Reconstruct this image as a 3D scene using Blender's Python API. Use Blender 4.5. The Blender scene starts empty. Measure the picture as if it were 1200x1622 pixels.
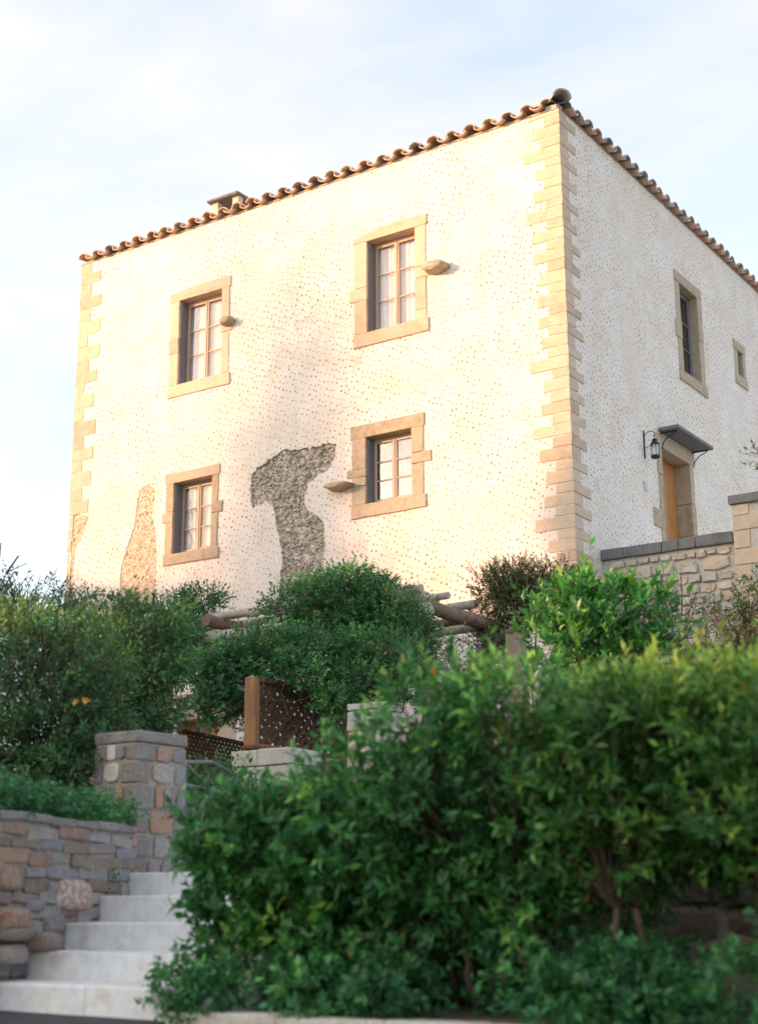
import bpy, bmesh, math, random
import numpy as np
from mathutils import Vector, Matrix
from mathutils.geometry import tessellate_polygon
random.seed(7); np.random.seed(7)
R = math.radians
scn = bpy.context.scene
C = scn.collection

# ------------------------------------------------------------------ camera, sky, sun, exposure
PITCH, ROLL, FPX = R(15.05), R(-.235), 2350.0
cam = bpy.data.objects.new('camera', bpy.data.cameras.new('camera')); C.objects.link(cam)
cam.location = (0, 0, 1.5)
cam.rotation_mode = 'QUATERNION'
fw = Vector((0, math.cos(PITCH), math.sin(PITCH))); r0 = Vector((1, 0, 0)); u0 = Vector((0, -math.sin(PITCH), math.cos(PITCH)))
cr = math.cos(ROLL) * r0 + math.sin(ROLL) * u0; cu = -math.sin(ROLL) * r0 + math.cos(ROLL) * u0
cam.rotation_quaternion = Matrix((cr, cu, -fw)).transposed().to_quaternion()
cam.data.sensor_fit = 'VERTICAL'; cam.data.sensor_height = 36; cam.data.sensor_width = 27
cam.data.lens = 36 * FPX / 1622
cam.data.clip_start = .1; cam.data.clip_end = 2000
cam.data.dof.use_dof = True; cam.data.dof.focus_distance = 22.0; cam.data.dof.aperture_fstop = 1.9
scn.camera = cam

SUN_EL = R(12.0); SUN_XY = Vector((-.985, -.17)).normalized()
sun_dir = Vector((SUN_XY.x * math.cos(SUN_EL), SUN_XY.y * math.cos(SUN_EL), math.sin(SUN_EL)))
sl = bpy.data.lights.new('sun', 'SUN'); sl.energy = 2.0; sl.angle = R(1.5); sl.color = (1.0, .51, .24)
sun = bpy.data.objects.new('sun', sl); C.objects.link(sun)
sun.rotation_mode = 'QUATERNION'; sun.rotation_quaternion = sun_dir.to_track_quat('Z', 'Y')

world = bpy.data.worlds.new('World'); scn.world = world; world.use_nodes = True
nt = world.node_tree; nt.nodes.clear()
def N(t, typ, **k):
    n = t.nodes.new(typ)
    for a, b in k.items():
        if a.startswith('_'): n.inputs[a[1:].replace('_', ' ')].default_value = b
        else: setattr(n, a, b)
    return n
sky = N(nt, 'ShaderNodeTexSky', sky_type='NISHITA', sun_disc=False)
sky.sun_elevation = SUN_EL; sky.sun_rotation = math.atan2(SUN_XY.x, SUN_XY.y); sky.altitude = 0; sky.air_density = 1.0; sky.dust_density = 1.6; sky.ozone_density = .7
tc = N(nt, 'ShaderNodeTexCoord')
mp = N(nt, 'ShaderNodeMapping'); mp.inputs['Scale'].default_value = (1.0, 1.0, 2.6); mp.inputs['Rotation'].default_value = (R(8), R(18), R(35))
nz = N(nt, 'ShaderNodeTexNoise', _Scale=2.3, _Detail=7.0, _Roughness=.55, _Distortion=.35)
rp = N(nt, 'ShaderNodeValToRGB'); rp.color_ramp.elements[0].position = .36; rp.color_ramp.elements[1].position = .66
rp.color_ramp.elements[0].color = (.2, .2, .2, 1); rp.color_ramp.elements[1].color = (.9, .9, .9, 1)
mx = N(nt, 'ShaderNodeMix', data_type='RGBA')
bg = N(nt, 'ShaderNodeBackground'); bg.inputs['Strength'].default_value = .15
wo = N(nt, 'ShaderNodeOutputWorld')
L = nt.links
L.new(tc.outputs['Generated'], mp.inputs['Vector']); L.new(mp.outputs[0], nz.inputs['Vector']); L.new(nz.outputs['Fac'], rp.inputs[0])
L.new(rp.outputs[0], mx.inputs['Factor']); L.new(sky.outputs[0], mx.inputs[6]); mx.inputs[7].default_value = (2.12, 2.0, 1.95, 1)
L.new(mx.outputs[2], bg.inputs['Color']); L.new(bg.outputs[0], wo.inputs['Surface'])
scn.view_settings.view_transform = 'Standard'; scn.view_settings.look = 'None'
scn.view_settings.exposure = 1.84; scn.view_settings.gamma = 1; scn.view_settings.use_curve_mapping = False
scn.render.engine = 'CYCLES'; scn.cycles.max_bounces = 8

# ------------------------------------------------------------------ frames of reference
ANG = R(-34.0)                                   # the house and the stairs share this heading
XL = Vector((math.cos(ANG), math.sin(ANG), 0)); YL = Vector((-math.sin(ANG), math.cos(ANG), 0))
K = Vector((3.27, 24.0, 0)); O0 = Vector((-.93, 7.3, 0))
S = .8889
def Zs(z): return 1.5 + (z - 1.5) * S
def at(px, py, Y):
    d = cr * ((px - 600) / FPX) - cu * ((py - 811) / FPX) + fw
    return Vector((0, 0, 1.5)) + d * (Y / d.y)
def G(a, b, z=0): return O0 + XL * a + YL * b + Vector((0, 0, z))
def toG(p): q = Vector(p) - O0; return q.dot(XL), q.dot(YL)

# ------------------------------------------------------------------ materials
MATS = {}
def stone_mat(name, cols, scale=6, rough=.9, bump=.4, rnd=.7, fine=60, coat=None, metallic=0, spec=.3, bdist=.02, mfac=.55):
    m = bpy.data.materials.new(name); m.use_nodes = True; t = m.node_tree; l = t.links
    b = t.nodes['Principled BSDF']; b.inputs['Roughness'].default_value = rough; b.inputs['Metallic'].default_value = metallic
    b.inputs['Specular IOR Level'].default_value = spec
    tc = N(t, 'ShaderNodeTexCoord'); oi = N(t, 'ShaderNodeObjectInfo')
    off = N(t, 'ShaderNodeVectorMath', operation='MULTIPLY_ADD'); sc = N(t, 'ShaderNodeCombineXYZ')
    for i in range(3): l.new(oi.outputs['Random'], sc.inputs[i])
    ge = N(t, 'ShaderNodeNewGeometry')
    l.new(sc.outputs[0], off.inputs[0]); off.inputs[1].default_value = (37, 19, 53); l.new(ge.outputs['Position'], off.inputs[2])
    n1 = N(t, 'ShaderNodeTexNoise', _Scale=scale, _Detail=8.0, _Roughness=.62); l.new(off.outputs[0], n1.inputs['Vector'])
    n2 = N(t, 'ShaderNodeTexNoise', _Scale=fine, _Detail=4.0, _Roughness=.6); l.new(off.outputs[0], n2.inputs['Vector'])
    # value = random*rnd + noise*(1-rnd)
    ma = N(t, 'ShaderNodeMath', operation='MULTIPLY'); l.new(oi.outputs['Random'], ma.inputs[0]); ma.inputs[1].default_value = rnd
    mr = N(t, 'ShaderNodeMapRange'); l.new(n1.outputs['Fac'], mr.inputs[0]); mr.inputs[1].default_value = .3; mr.inputs[2].default_value = .7
    mb = N(t, 'ShaderNodeMath', operation='MULTIPLY_ADD'); l.new(mr.outputs[0], mb.inputs[0]); mb.inputs[1].default_value = 1 - rnd; l.new(ma.outputs[0], mb.inputs[2])
    cr_ = N(t, 'ShaderNodeValToRGB'); l.new(mb.outputs[0], cr_.inputs[0])
    el = cr_.color_ramp.elements
    while len(el) < len(cols): el.new(.5)
    for i, c in enumerate(cols): el[i].position = i / (len(cols) - 1); el[i].color = (*c, 1)
    mf = N(t, 'ShaderNodeMix', data_type='RGBA', blend_type='MULTIPLY'); mf.inputs['Factor'].default_value = mfac
    r2 = N(t, 'ShaderNodeMapRange'); l.new(n2.outputs['Fac'], r2.inputs[0]); r2.inputs[1].default_value = .25; r2.inputs[2].default_value = .6; r2.inputs[3].default_value = .45; r2.inputs[4].default_value = 1.1
    l.new(cr_.outputs[0], mf.inputs[6]); l.new(r2.outputs[0], mf.inputs[7])
    l.new(mf.outputs[2], b.inputs['Base Color'])
    ad = N(t, 'ShaderNodeMath', operation='MULTIPLY_ADD'); l.new(n2.outputs['Fac'], ad.inputs[0]); ad.inputs[1].default_value = .35; l.new(n1.outputs['Fac'], ad.inputs[2])
    bp = N(t, 'ShaderNodeBump'); bp.inputs['Strength'].default_value = bump; bp.inputs['Distance'].default_value = bdist
    l.new(ad.outputs[0], bp.inputs['Height']); l.new(bp.outputs[0], b.inputs['Normal'])
    MATS[name] = m; return m

SAND = stone_mat('sandstone', [(.50, .37, .27), (.62, .49, .38), (.70, .56, .45), (.56, .42, .31)], 5, bump=.8, rnd=.6)
SANDP = SAND
SANDG = stone_mat('weathered_sandstone', [(.34, .27, .20), (.48, .39, .29), (.54, .45, .35), (.42, .34, .25)], 7, bump=.7, rnd=.4)
RUBBLE = stone_mat('rubble_stone', [(.30, .15, .12), (.30, .26, .24), (.42, .38, .35), (.24, .23, .27), (.34, .30, .28), (.44, .26, .18), (.20, .15, .16)], 9, bump=.8, rnd=.85)
RUBPALE = stone_mat('pale_rubble_stone', [(.60, .52, .42), (.50, .48, .45), (.66, .58, .50), (.46, .44, .43), (.60, .46, .36), (.68, .63, .56), (.38, .28, .22)], 9, bump=.8, rnd=.85)
PEB = stone_mat('pebble_stone', [(.56, .48, .40), (.84, .78, .70), (.34, .27, .22), (.84, .77, .68), (.54, .36, .29)], 20, bump=.5, rnd=.05)
PEBL = stone_mat('warm_pebble_stone', [(.66, .48, .36), (.76, .62, .50), (.70, .54, .42), (.78, .68, .56)], 20, bump=.5, rnd=.1)
MORTAR = stone_mat('mortar', [(.32, .28, .24), (.42, .38, .33), (.38, .33, .28)], 8, bump=.9, rnd=0)
MORTARP = stone_mat('pale_mortar', [(.46, .44, .40), (.58, .55, .51), (.50, .48, .44)], 8, bump=.9, rnd=0)
GREYST = stone_mat('grey_stone', [(.19, .18, .17), (.34, .32, .30), (.26, .24, .23), (.29, .23, .19), (.36, .33, .28)], 11, bump=1.0, rnd=.4, mfac=.8)
SLATE = stone_mat('slate_capping', [(.12, .12, .13), (.22, .22, .23), (.17, .165, .16)], 8, bump=.5, rnd=.5)
MARBLE = stone_mat('step_marble', [(.62, .57, .52), (.84, .83, .81), (.80, .80, .81), (.60, .55, .49)], 2.4, bump=.5, rnd=.2, fine=14, mfac=.3)
TILE = stone_mat('terracotta_tile', [(.46, .30, .21), (.68, .46, .33), (.56, .42, .34), (.70, .54, .42), (.50, .44, .40)], 9, bump=.5, rnd=.6)
LICHEN = stone_mat('lichen_grey_tile', [(.28, .28, .29), (.46, .45, .46), (.36, .33, .32)], 12, bump=.5, rnd=.5)
ROAD = stone_mat('asphalt', [(.055, .058, .062), (.075, .077, .08), (.06, .06, .065)], 1.5, bump=.5, rnd=0, fine=120)
SOIL = stone_mat('soil', [(.03, .022, .015), (.07, .05, .035), (.05, .035, .025)], 5, bump=1, rnd=0)
EARTH = stone_mat('dry_ground', [(.10, .085, .06), (.15, .13, .09), (.07, .08, .04)], .8, bump=.6, rnd=0)
BARK = stone_mat('bark', [(.07, .045, .035), (.13, .09, .07), (.09, .06, .05)], 14, bump=1, rnd=.3)
BARKP = stone_mat('pale_log_wood', [(.34, .28, .22), (.54, .47, .40), (.42, .36, .29)], 16, bump=.8, rnd=.5)
LOGD = stone_mat('dark_log_wood', [(.14, .085, .06), (.27, .18, .14), (.18, .12, .09)], 12, bump=.9, rnd=.3)
IRON = stone_mat('wrought_iron', [(.03, .03, .035), (.05, .05, .055)], 20, rough=.55, bump=.3, rnd=0, metallic=.6, spec=.5)
IRONG = stone_mat('pale_iron', [(.16, .17, .18), (.24, .25, .25)], 20, rough=.5, bump=.2, rnd=0, metallic=.4, spec=.5)

def wood_mat(name, c1, c2, rough=.6, sx=22, sz=1.6):
    m = bpy.data.materials.new(name); m.use_nodes = True; t = m.node_tree; l = t.links
    b = t.nodes['Principled BSDF']; b.inputs['Roughness'].default_value = rough
    tc = N(t, 'ShaderNodeTexCoord'); mp = N(t, 'ShaderNodeMapping'); mp.inputs['Scale'].default_value = (sx, sx, sz)
    oi = N(t, 'ShaderNodeObjectInfo'); l.new(oi.outputs['Random'], mp.inputs['Location'])
    l.new(tc.outputs['Object'], mp.inputs[0])
    n = N(t, 'ShaderNodeTexNoise', _Scale=1.0, _Detail=6.0, _Roughness=.6, _Distortion=.6); l.new(mp.outputs[0], n.inputs['Vector'])
    c = N(t, 'ShaderNodeValToRGB'); c.color_ramp.elements[0].color = (*c1, 1); c.color_ramp.elements[1].color = (*c2, 1); c.color_ramp.elements[0].position = .32; c.color_ramp.elements[1].position = .68
    l.new(n.outputs['Fac'], c.inputs[0])
    hs = N(t, 'ShaderNodeHueSaturation'); l.new(c.outputs[0], hs.inputs['Color'])
    mr = N(t, 'ShaderNodeMapRange'); l.new(oi.outputs['Random'], mr.inputs[0]); mr.inputs[3].default_value = .8; mr.inputs[4].default_value = 1.15; l.new(mr.outputs[0], hs.inputs['Value'])
    l.new(hs.outputs[0], b.inputs['Base Color'])
    bp = N(t, 'ShaderNodeBump'); bp.inputs['Strength'].default_value = .3; bp.inputs['Distance'].default_value = .004
    l.new(n.outputs['Fac'], bp.inputs['Height']); l.new(bp.outputs[0], b.inputs['Normal'])
    return m
SASH = wood_mat('window_sash_wood', (.46, .34, .26), (.58, .45, .36))
DOORW = wood_mat('varnished_door_wood', (.38, .155, .045), (.58, .27, .09), .45)
POSTW = wood_mat('honey_post_wood', (.24, .11, .045), (.46, .22, .09), .6, 30, 3)
LATW = wood_mat('brown_lattice_wood', (.085, .038, .018), (.15, .07, .035), .6)
GREYW = wood_mat('weathered_post_wood', (.17, .13, .10), (.30, .24, .19), .8)

def plaster_mat():
    m = bpy.data.materials.new('speckled_plaster'); m.use_nodes = True; t = m.node_tree; l = t.links
    b = t.nodes['Principled BSDF']; b.inputs['Roughness'].default_value = .92; b.inputs['Specular IOR Level'].default_value = .15
    uv = N(t, 'ShaderNodeUVMap')
    # pecked keying marks, laid out on a jittered grid in metres
    dn = N(t, 'ShaderNodeTexNoise', _Scale=3.0, _Detail=2.0); l.new(uv.outputs[0], dn.inputs['Vector'])
    dm = N(t, 'ShaderNodeVectorMath', operation='MULTIPLY_ADD'); l.new(dn.outputs['Color'], dm.inputs[0]); dm.inputs[1].default_value = (.12, .12, 0); l.new(uv.outputs[0], dm.inputs[2])
    mp = N(t, 'ShaderNodeMapping'); mp.inputs['Scale'].default_value = (1.12, .92, 1); mp.inputs['Rotation'].default_value = (0, 0, .35); l.new(dm.outputs[0], mp.inputs[0])
    vo = N(t, 'ShaderNodeTexVoronoi', voronoi_dimensions='2D', _Scale=8.4, _Randomness=.52); l.new(mp.outputs[0], vo.inputs['Vector'])
    nn = N(t, 'ShaderNodeTexNoise', _Scale=40.0, _Detail=2.0); l.new(uv.outputs[0], nn.inputs['Vector'])
    # distance perturbed by noise and per-mark size
    sp = N(t, 'ShaderNodeSeparateColor'); l.new(vo.outputs['Color'], sp.inputs[0])
    th = N(t, 'ShaderNodeMapRange'); l.new(sp.outputs[0], th.inputs[0]); th.inputs[3].default_value = .12; th.inputs[4].default_value = .195
    pd = N(t, 'ShaderNodeMath', operation='MULTIPLY_ADD'); l.new(nn.outputs['Fac'], pd.inputs[0]); pd.inputs[1].default_value = .07; l.new(vo.outputs['Distance'], pd.inputs[2])
    pd2 = N(t, 'ShaderNodeMath', operation='SUBTRACT'); l.new(pd.outputs[0], pd2.inputs[0]); pd2.inputs[1].default_value = .035
    df = N(t, 'ShaderNodeMath', operation='SUBTRACT'); l.new(th.outputs[0], df.inputs[0]); l.new(pd2.outputs[0], df.inputs[1])
    mk = N(t, 'ShaderNodeMapRange', interpolation_type='SMOOTHSTEP'); l.new(df.outputs[0], mk.inputs[0]); mk.inputs[1].default_value = -.01; mk.inputs[2].default_value = .05
    # regional fading of the marks
    big = N(t, 'ShaderNodeTexNoise', _Scale=.55, _Detail=4.0, _Roughness=.55); l.new(uv.outputs[0], big.inputs['Vector'])
    fd = N(t, 'ShaderNodeMapRange'); l.new(big.outputs['Fac'], fd.inputs[0]); fd.inputs[1].default_value = .35; fd.inputs[2].default_value = .6; fd.inputs[3].default_value = .5; fd.inputs[4].default_value = 1.0
    pv = N(t, 'ShaderNodeMapRange'); l.new(sp.outputs[1], pv.inputs[0]); pv.inputs[3].default_value = .7; pv.inputs[4].default_value = 1
    f1 = N(t, 'ShaderNodeMath', operation='MULTIPLY'); l.new(mk.outputs[0], f1.inputs[0]); l.new(fd.outputs[0], f1.inputs[1])
    f2 = N(t, 'ShaderNodeMath', operation='MULTIPLY'); l.new(f1.outputs[0], f2.inputs[0]); l.new(pv.outputs[0], f2.inputs[1])
    # plaster ground colour: mottled, with damp stains and faint edges of old repairs
    b2 = N(t, 'ShaderNodeTexNoise', _Scale=1.3, _Detail=8.0, _Roughness=.62, _Distortion=.4); l.new(uv.outputs[0], b2.inputs['Vector'])
    c1 = N(t, 'ShaderNodeValToRGB'); l.new(b2.outputs['Fac'], c1.inputs[0])
    c1.color_ramp.elements[0].position = .3; c1.color_ramp.elements[0].color = (.75, .655, .585, 1)
    c1.color_ramp.elements[1].position = .62; c1.color_ramp.elements[1].color = (.83, .775, .745, 1)
    b3 = N(t, 'ShaderNodeTexNoise', _Scale=.42, _Detail=1.5, _Distortion=1.2); l.new(uv.outputs[0], b3.inputs['Vector'])
    s1 = N(t, 'ShaderNodeMath', operation='SUBTRACT'); l.new(b3.outputs['Fac'], s1.inputs[0]); s1.inputs[1].default_value = .47
    s2 = N(t, 'ShaderNodeMath', operation='ABSOLUTE'); l.new(s1.outputs[0], s2.inputs[0])
    s3 = N(t, 'ShaderNodeMapRange'); l.new(s2.outputs[0], s3.inputs[0]); s3.inputs[1].default_value = .0; s3.inputs[2].default_value = .006; s3.inputs[3].default_value = .30; s3.inputs[4].default_value = 0
    m1 = N(t, 'ShaderNodeMix', data_type='RGBA'); l.new(s3.outputs[0], m1.inputs['Factor']); l.new(c1.outputs[0], m1.inputs[6]); m1.inputs[7].default_value = (.52, .36, .26, 1)
    # vertical run-off streaks
    mp2 = N(t, 'ShaderNodeMapping'); mp2.inputs['Scale'].default_value = (5, .35, 1); l.new(uv.outputs[0], mp2.inputs[0])
    st = N(t, 'ShaderNodeTexNoise', _Scale=1.0, _Detail=5.0); l.new(mp2.outputs[0], st.inputs['Vector'])
    s4 = N(t, 'ShaderNodeMapRange'); l.new(st.outputs['Fac'], s4.inputs[0]); s4.inputs[1].default_value = .56; s4.inputs[2].default_value = .75; s4.inputs[3].default_value = 0; s4.inputs[4].default_value = .28
    m2 = N(t, 'ShaderNodeMix', data_type='RGBA'); l.new(s4.outputs[0], m2.inputs['Factor']); l.new(m1.outputs[2], m2.inputs[6]); m2.inputs[7].default_value = (.62, .52, .43, 1)
    m3 = N(t, 'ShaderNodeMix', data_type='RGBA'); l.new(f2.outputs[0], m3.inputs['Factor']); l.new(m2.outputs[2], m3.inputs[6]); m3.inputs[7].default_value = (.20, .09, .045, 1)
    l.new(m3.outputs[2], b.inputs['Base Color'])
    h1 = N(t, 'ShaderNodeMath', operation='MULTIPLY_ADD'); l.new(mk.outputs[0], h1.inputs[0]); h1.inputs[1].default_value = -.25; l.new(b2.outputs['Fac'], h1.inputs[2])
    h2 = N(t, 'ShaderNodeMath', operation='MULTIPLY_ADD'); l.new(big.outputs['Fac'], h2.inputs[0]); h2.inputs[1].default_value = 1.2; l.new(h1.outputs[0], h2.inputs[2])
    bp = N(t, 'ShaderNodeBump'); bp.inputs['Strength'].default_value = .5; bp.inputs['Distance'].default_value = .03
    l.new(h2.outputs[0], bp.inputs['Height']); l.new(bp.outputs[0], b.inputs['Normal'])
    return m
PLASTER = plaster_mat()

def leaf_mat(name, dark, mid, tip, rough=.42, spec=.45, trans=.38, sheen=(.0, .0)):
    m = bpy.data.materials.new(name); m.use_nodes = True; t = m.node_tree; l = t.links
    b = t.nodes['Principled BSDF']; out = t.nodes['Material Output']
    b.inputs['Roughness'].default_value = rough; b.inputs['Specular IOR Level'].default_value = spec
    a = N(t, 'ShaderNodeAttribute', attribute_name='tint')
    sp = N(t, 'ShaderNodeSeparateColor'); l.new(a.outputs['Color'], sp.inputs[0])
    c = N(t, 'ShaderNodeValToRGB'); el = c.color_ramp.elements; el.new(.5); el.new(.97)
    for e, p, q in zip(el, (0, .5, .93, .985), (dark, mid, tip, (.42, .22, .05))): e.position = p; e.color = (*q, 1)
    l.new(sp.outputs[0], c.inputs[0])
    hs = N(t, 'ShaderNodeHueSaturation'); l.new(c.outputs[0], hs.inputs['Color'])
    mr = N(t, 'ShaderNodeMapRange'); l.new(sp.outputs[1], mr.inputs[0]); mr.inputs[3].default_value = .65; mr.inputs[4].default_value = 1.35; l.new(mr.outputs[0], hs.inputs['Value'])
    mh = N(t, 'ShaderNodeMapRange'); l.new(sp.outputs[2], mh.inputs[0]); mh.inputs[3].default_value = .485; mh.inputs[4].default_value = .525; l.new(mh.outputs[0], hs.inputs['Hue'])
    l.new(hs.outputs[0], b.inputs['Base Color'])
    tr = N(t, 'ShaderNodeBsdfTranslucent'); l.new(hs.outputs[0], tr.inputs['Color'])
    ms = N(t, 'ShaderNodeMixShader'); ms.inputs[0].default_value = trans
    l.new(b.outputs[0], ms.inputs[1]); l.new(tr.outputs[0], ms.inputs[2]); l.new(ms.outputs[0], out.inputs['Surface'])
    return m
LF_HEDGE = leaf_mat('hedge_leaf', (.04, .15, .042), (.09, .30, .07), (.32, .58, .10), .38)
LF_HEDGEY = leaf_mat('yellow_green_leaf', (.045, .14, .032), (.13, .31, .055), (.48, .60, .10), .42)
LF_IVY = leaf_mat('ivy_leaf', (.042, .16, .055), (.085, .29, .09), (.20, .48, .11), .42)
LF_VINE = leaf_mat('vine_leaf', (.04, .15, .045), (.085, .27, .068), (.30, .56, .11), .4)
LF_LAUREL = leaf_mat('laurel_leaf', (.05, .20, .05), (.11, .34, .07), (.34, .62, .10), .32)
LF_DARK = leaf_mat('dark_shrub_leaf', (.042, .125, .045), (.095, .225, .065), (.27, .44, .10), .45)
LF_RED = leaf_mat('reddish_shrub_leaf', (.08, .11, .04), (.14, .16, .055), (.32, .19, .09), .5)
LF_OLIVE = leaf_mat('olive_leaf', (0.056, 0.117, 0.050), (0.112, 0.195, 0.075), (0.275, 0.364, 0.100), .5)

def simple(name, col, rough=.6, **k):
    m = bpy.data.materials.new(name); m.use_nodes = True; t = m.node_tree; b = t.nodes['Principled BSDF']
    b.inputs['Roughness'].default_value = rough
    n = N(t, 'ShaderNodeTexNoise', _Scale=8.0, _Detail=4.0); g = N(t, 'ShaderNodeNewGeometry'); t.links.new(g.outputs['Position'], n.inputs['Vector'])
    c = N(t, 'ShaderNodeValToRGB'); c.color_ramp.elements[0].color = (*[v * .82 for v in col], 1); c.color_ramp.elements[1].color = (*[min(1, v * 1.1) for v in col], 1)
    t.links.new(n.outputs['Fac'], c.inputs[0]); t.links.new(c.outputs[0], b.inputs['Base Color'])
    for a, v in k.items(): b.inputs[a.replace('_', ' ')].default_value = v
    return m
CURTAIN = simple('white_curtain', (.80, .74, .74), .9)
DARKIN = simple('dark_interior', (.03, .028, .03), .9)
RAIL = simple('grey_blue_shutter', (.16, .17, .20), .6)
PLAQUE = simple('blue_grey_plaque', (.42, .44, .55), .4)
FLOWER = simple('yellow_flower', (.75, .42, .10), .6)
def glass_mat(name, tint, refl):
    m = bpy.data.materials.new(name); m.use_nodes = True; t = m.node_tree; l = t.links; t.nodes.remove(t.nodes['Principled BSDF'])
    tr = N(t, 'ShaderNodeBsdfTransparent'); tr.inputs[0].default_value = (*tint, 1)
    gl = N(t, 'ShaderNodeBsdfGlossy'); gl.inputs['Roughness'].default_value = .03
    lw = N(t, 'ShaderNodeLayerWeight'); lw.inputs[0].default_value = .5; fr = N(t, 'ShaderNodeMath', operation='POWER'); l.new(lw.outputs['Facing'], fr.inputs[0]); fr.inputs[1].default_value = 5.0
    nz = N(t, 'ShaderNodeTexNoise', _Scale=2.5); g = N(t, 'ShaderNodeNewGeometry'); l.new(g.outputs['Position'], nz.inputs['Vector'])
    bp = N(t, 'ShaderNodeBump'); bp.inputs['Strength'].default_value = .08; bp.inputs['Distance'].default_value = .05; l.new(nz.outputs['Fac'], bp.inputs['Height']); l.new(bp.outputs[0], gl.inputs['Normal'])
    ma = N(t, 'ShaderNodeMath', operation='ADD', use_clamp=True); l.new(fr.outputs[0], ma.inputs[0]); ma.inputs[1].default_value = refl + .03
    ms = N(t, 'ShaderNodeMixShader'); l.new(ma.outputs[0], ms.inputs[0]); l.new(tr.outputs[0], ms.inputs[1]); l.new(gl.outputs[0], ms.inputs[2])
    l.new(ms.outputs[0], t.nodes['Material Output'].inputs['Surface']); return m
GLASS = glass_mat('window_glass', (.95, .95, .96), .02)
GLASSR = glass_mat('reflecting_window_glass', (.60, .62, .70), .10)
GLASSB = glass_mat('dark_window_glass', (.6, .62, .72), .12)

# ------------------------------------------------------------------ object helpers
def link(name, me, mat=None, parent=None, **tags):
    o = bpy.data.objects.new(name, me); C.objects.link(o)
    if mat is not None and me is not None and not me.materials: me.materials.append(mat)
    if parent: o.parent = parent
    for k, v in tags.items(): o[k] = v
    return o
def empty(name, label, cat, loc=(0, 0, 0), rz=0, group=None):
    o = bpy.data.objects.new(name, None); C.objects.link(o); o.location = loc; o.rotation_euler = (0, 0, rz); o.empty_display_size = .2
    o['label'] = label; o['category'] = cat
    if group: o['group'] = group
    return o
def bm_mesh(name, bm, smooth=False):
    bmesh.ops.recalc_face_normals(bm, faces=bm.faces)
    me = bpy.data.meshes.new(name); bm.to_mesh(me); bm.free()
    if smooth: me.shade_smooth()
    return me
def add_box(bm, x0, x1, y0, y1, z0, z1, mtx=None, bev=0, jit=0, rng=random, seg=1):
    if x0 > x1: x0, x1 = x1, x0
    if y0 > y1: y0, y1 = y1, y0
    v = [bm.verts.new(p) for p in ((x0, y0, z0), (x1, y0, z0), (x1, y1, z0), (x0, y1, z0), (x0, y0, z1), (x1, y0, z1), (x1, y1, z1), (x0, y1, z1))]
    if jit:
        for q in v: q.co += Vector((rng.uniform(-jit, jit), rng.uniform(-jit, jit) * .4, rng.uniform(-jit, jit)))
    fs = [bm.faces.new([v[i] for i in f]) for f in ((0, 3, 2, 1), (4, 5, 6, 7), (0, 1, 5, 4), (1, 2, 6, 5), (2, 3, 7, 6), (3, 0, 4, 7))]
    if bev:
        es = {e for f in fs for e in f.edges}
        r = bmesh.ops.bevel(bm, geom=list(es), offset=bev, segments=seg, affect='EDGES', profile=.5)
        v = list({q for q in r['verts']} | {q for q in v if q.is_valid})
    if mtx is not None:
        for q in {q for q in v if q.is_valid}: q.co = mtx @ q.co
    return v
def box(name, x0, x1, y0, y1, z0, z1, mat, parent=None, bev=0, jit=0, seg=1, **tags):
    bm = bmesh.new(); add_box(bm, x0, x1, y0, y1, z0, z1, bev=bev, jit=jit, seg=seg)
    return link(name, bm_mesh(name, bm), mat, parent, **tags)
def add_tube(bm, pts, rads, n=8, cap=True):
    pts = [Vector(p) for p in pts]
    if not hasattr(rads, '__len__'): rads = [rads] * len(pts)
    rings = []; up = None
    for i, p in enumerate(pts):
        t = (pts[min(i + 1, len(pts) - 1)] - pts[max(i - 1, 0)]).normalized()
        if up is None: up = t.orthogonal().normalized()
        up = (up - t * up.dot(t)).normalized(); w = t.cross(up)
        rings.append([bm.verts.new(p + (up * math.cos(2 * math.pi * k / n) + w * math.sin(2 * math.pi * k / n)) * rads[i]) for k in range(n)])
    for a, b in zip(rings, rings[1:]):
        for k in range(n): bm.faces.new((a[k], a[(k + 1) % n], b[(k + 1) % n], b[k]))
    if cap:
        bm.faces.new(rings[0][::-1]); bm.faces.new(rings[-1])
def tube(name, pts, rads, mat, parent=None, n=8, **tags):
    bm = bmesh.new(); add_tube(bm, pts, rads, n)
    me = bm_mesh(name, bm, True)
    return link(name, me, mat, parent, **tags)

# unit stones shared by all walls: x,z in +-.5, front at y=-1
def unit_stone(seed, k=3.6, n=10, rough=.07):
    rg = random.Random(seed); bm = bmesh.new()
    out = []
    for i in range(n):
        a = 2 * math.pi * (i + rg.uniform(-.2, .2)) / n
        c, s = math.cos(a), math.sin(a); r = (abs(c) ** k + abs(s) ** k) ** (-1 / k) * (.5 - rg.uniform(0, rough))
        out.append((c * r, s * r))
    back = [bm.verts.new((x, 0, z)) for x, z in out]
    mid = [bm.verts.new((x, -.72 - rg.uniform(0, .1), z)) for x, z in out]
    fr = [bm.verts.new((x * rg.uniform(.80, .92), -1 + rg.uniform(-.22, .16), z * rg.uniform(.74, .90))) for x, z in out]
    ce = bm.verts.new((rg.uniform(-.1, .1), -.98 + rg.uniform(-.25, .15), rg.uniform(-.1, .1)))
    for i in range(n):
        j = (i + 1) % n
        bm.faces.new((back[i], back[j], mid[j], mid[i])); bm.faces.new((mid[i], mid[j], fr[j], fr[i])); bm.faces.new((fr[i], fr[j], ce))
    return bm_mesh('stone', bm)
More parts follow.
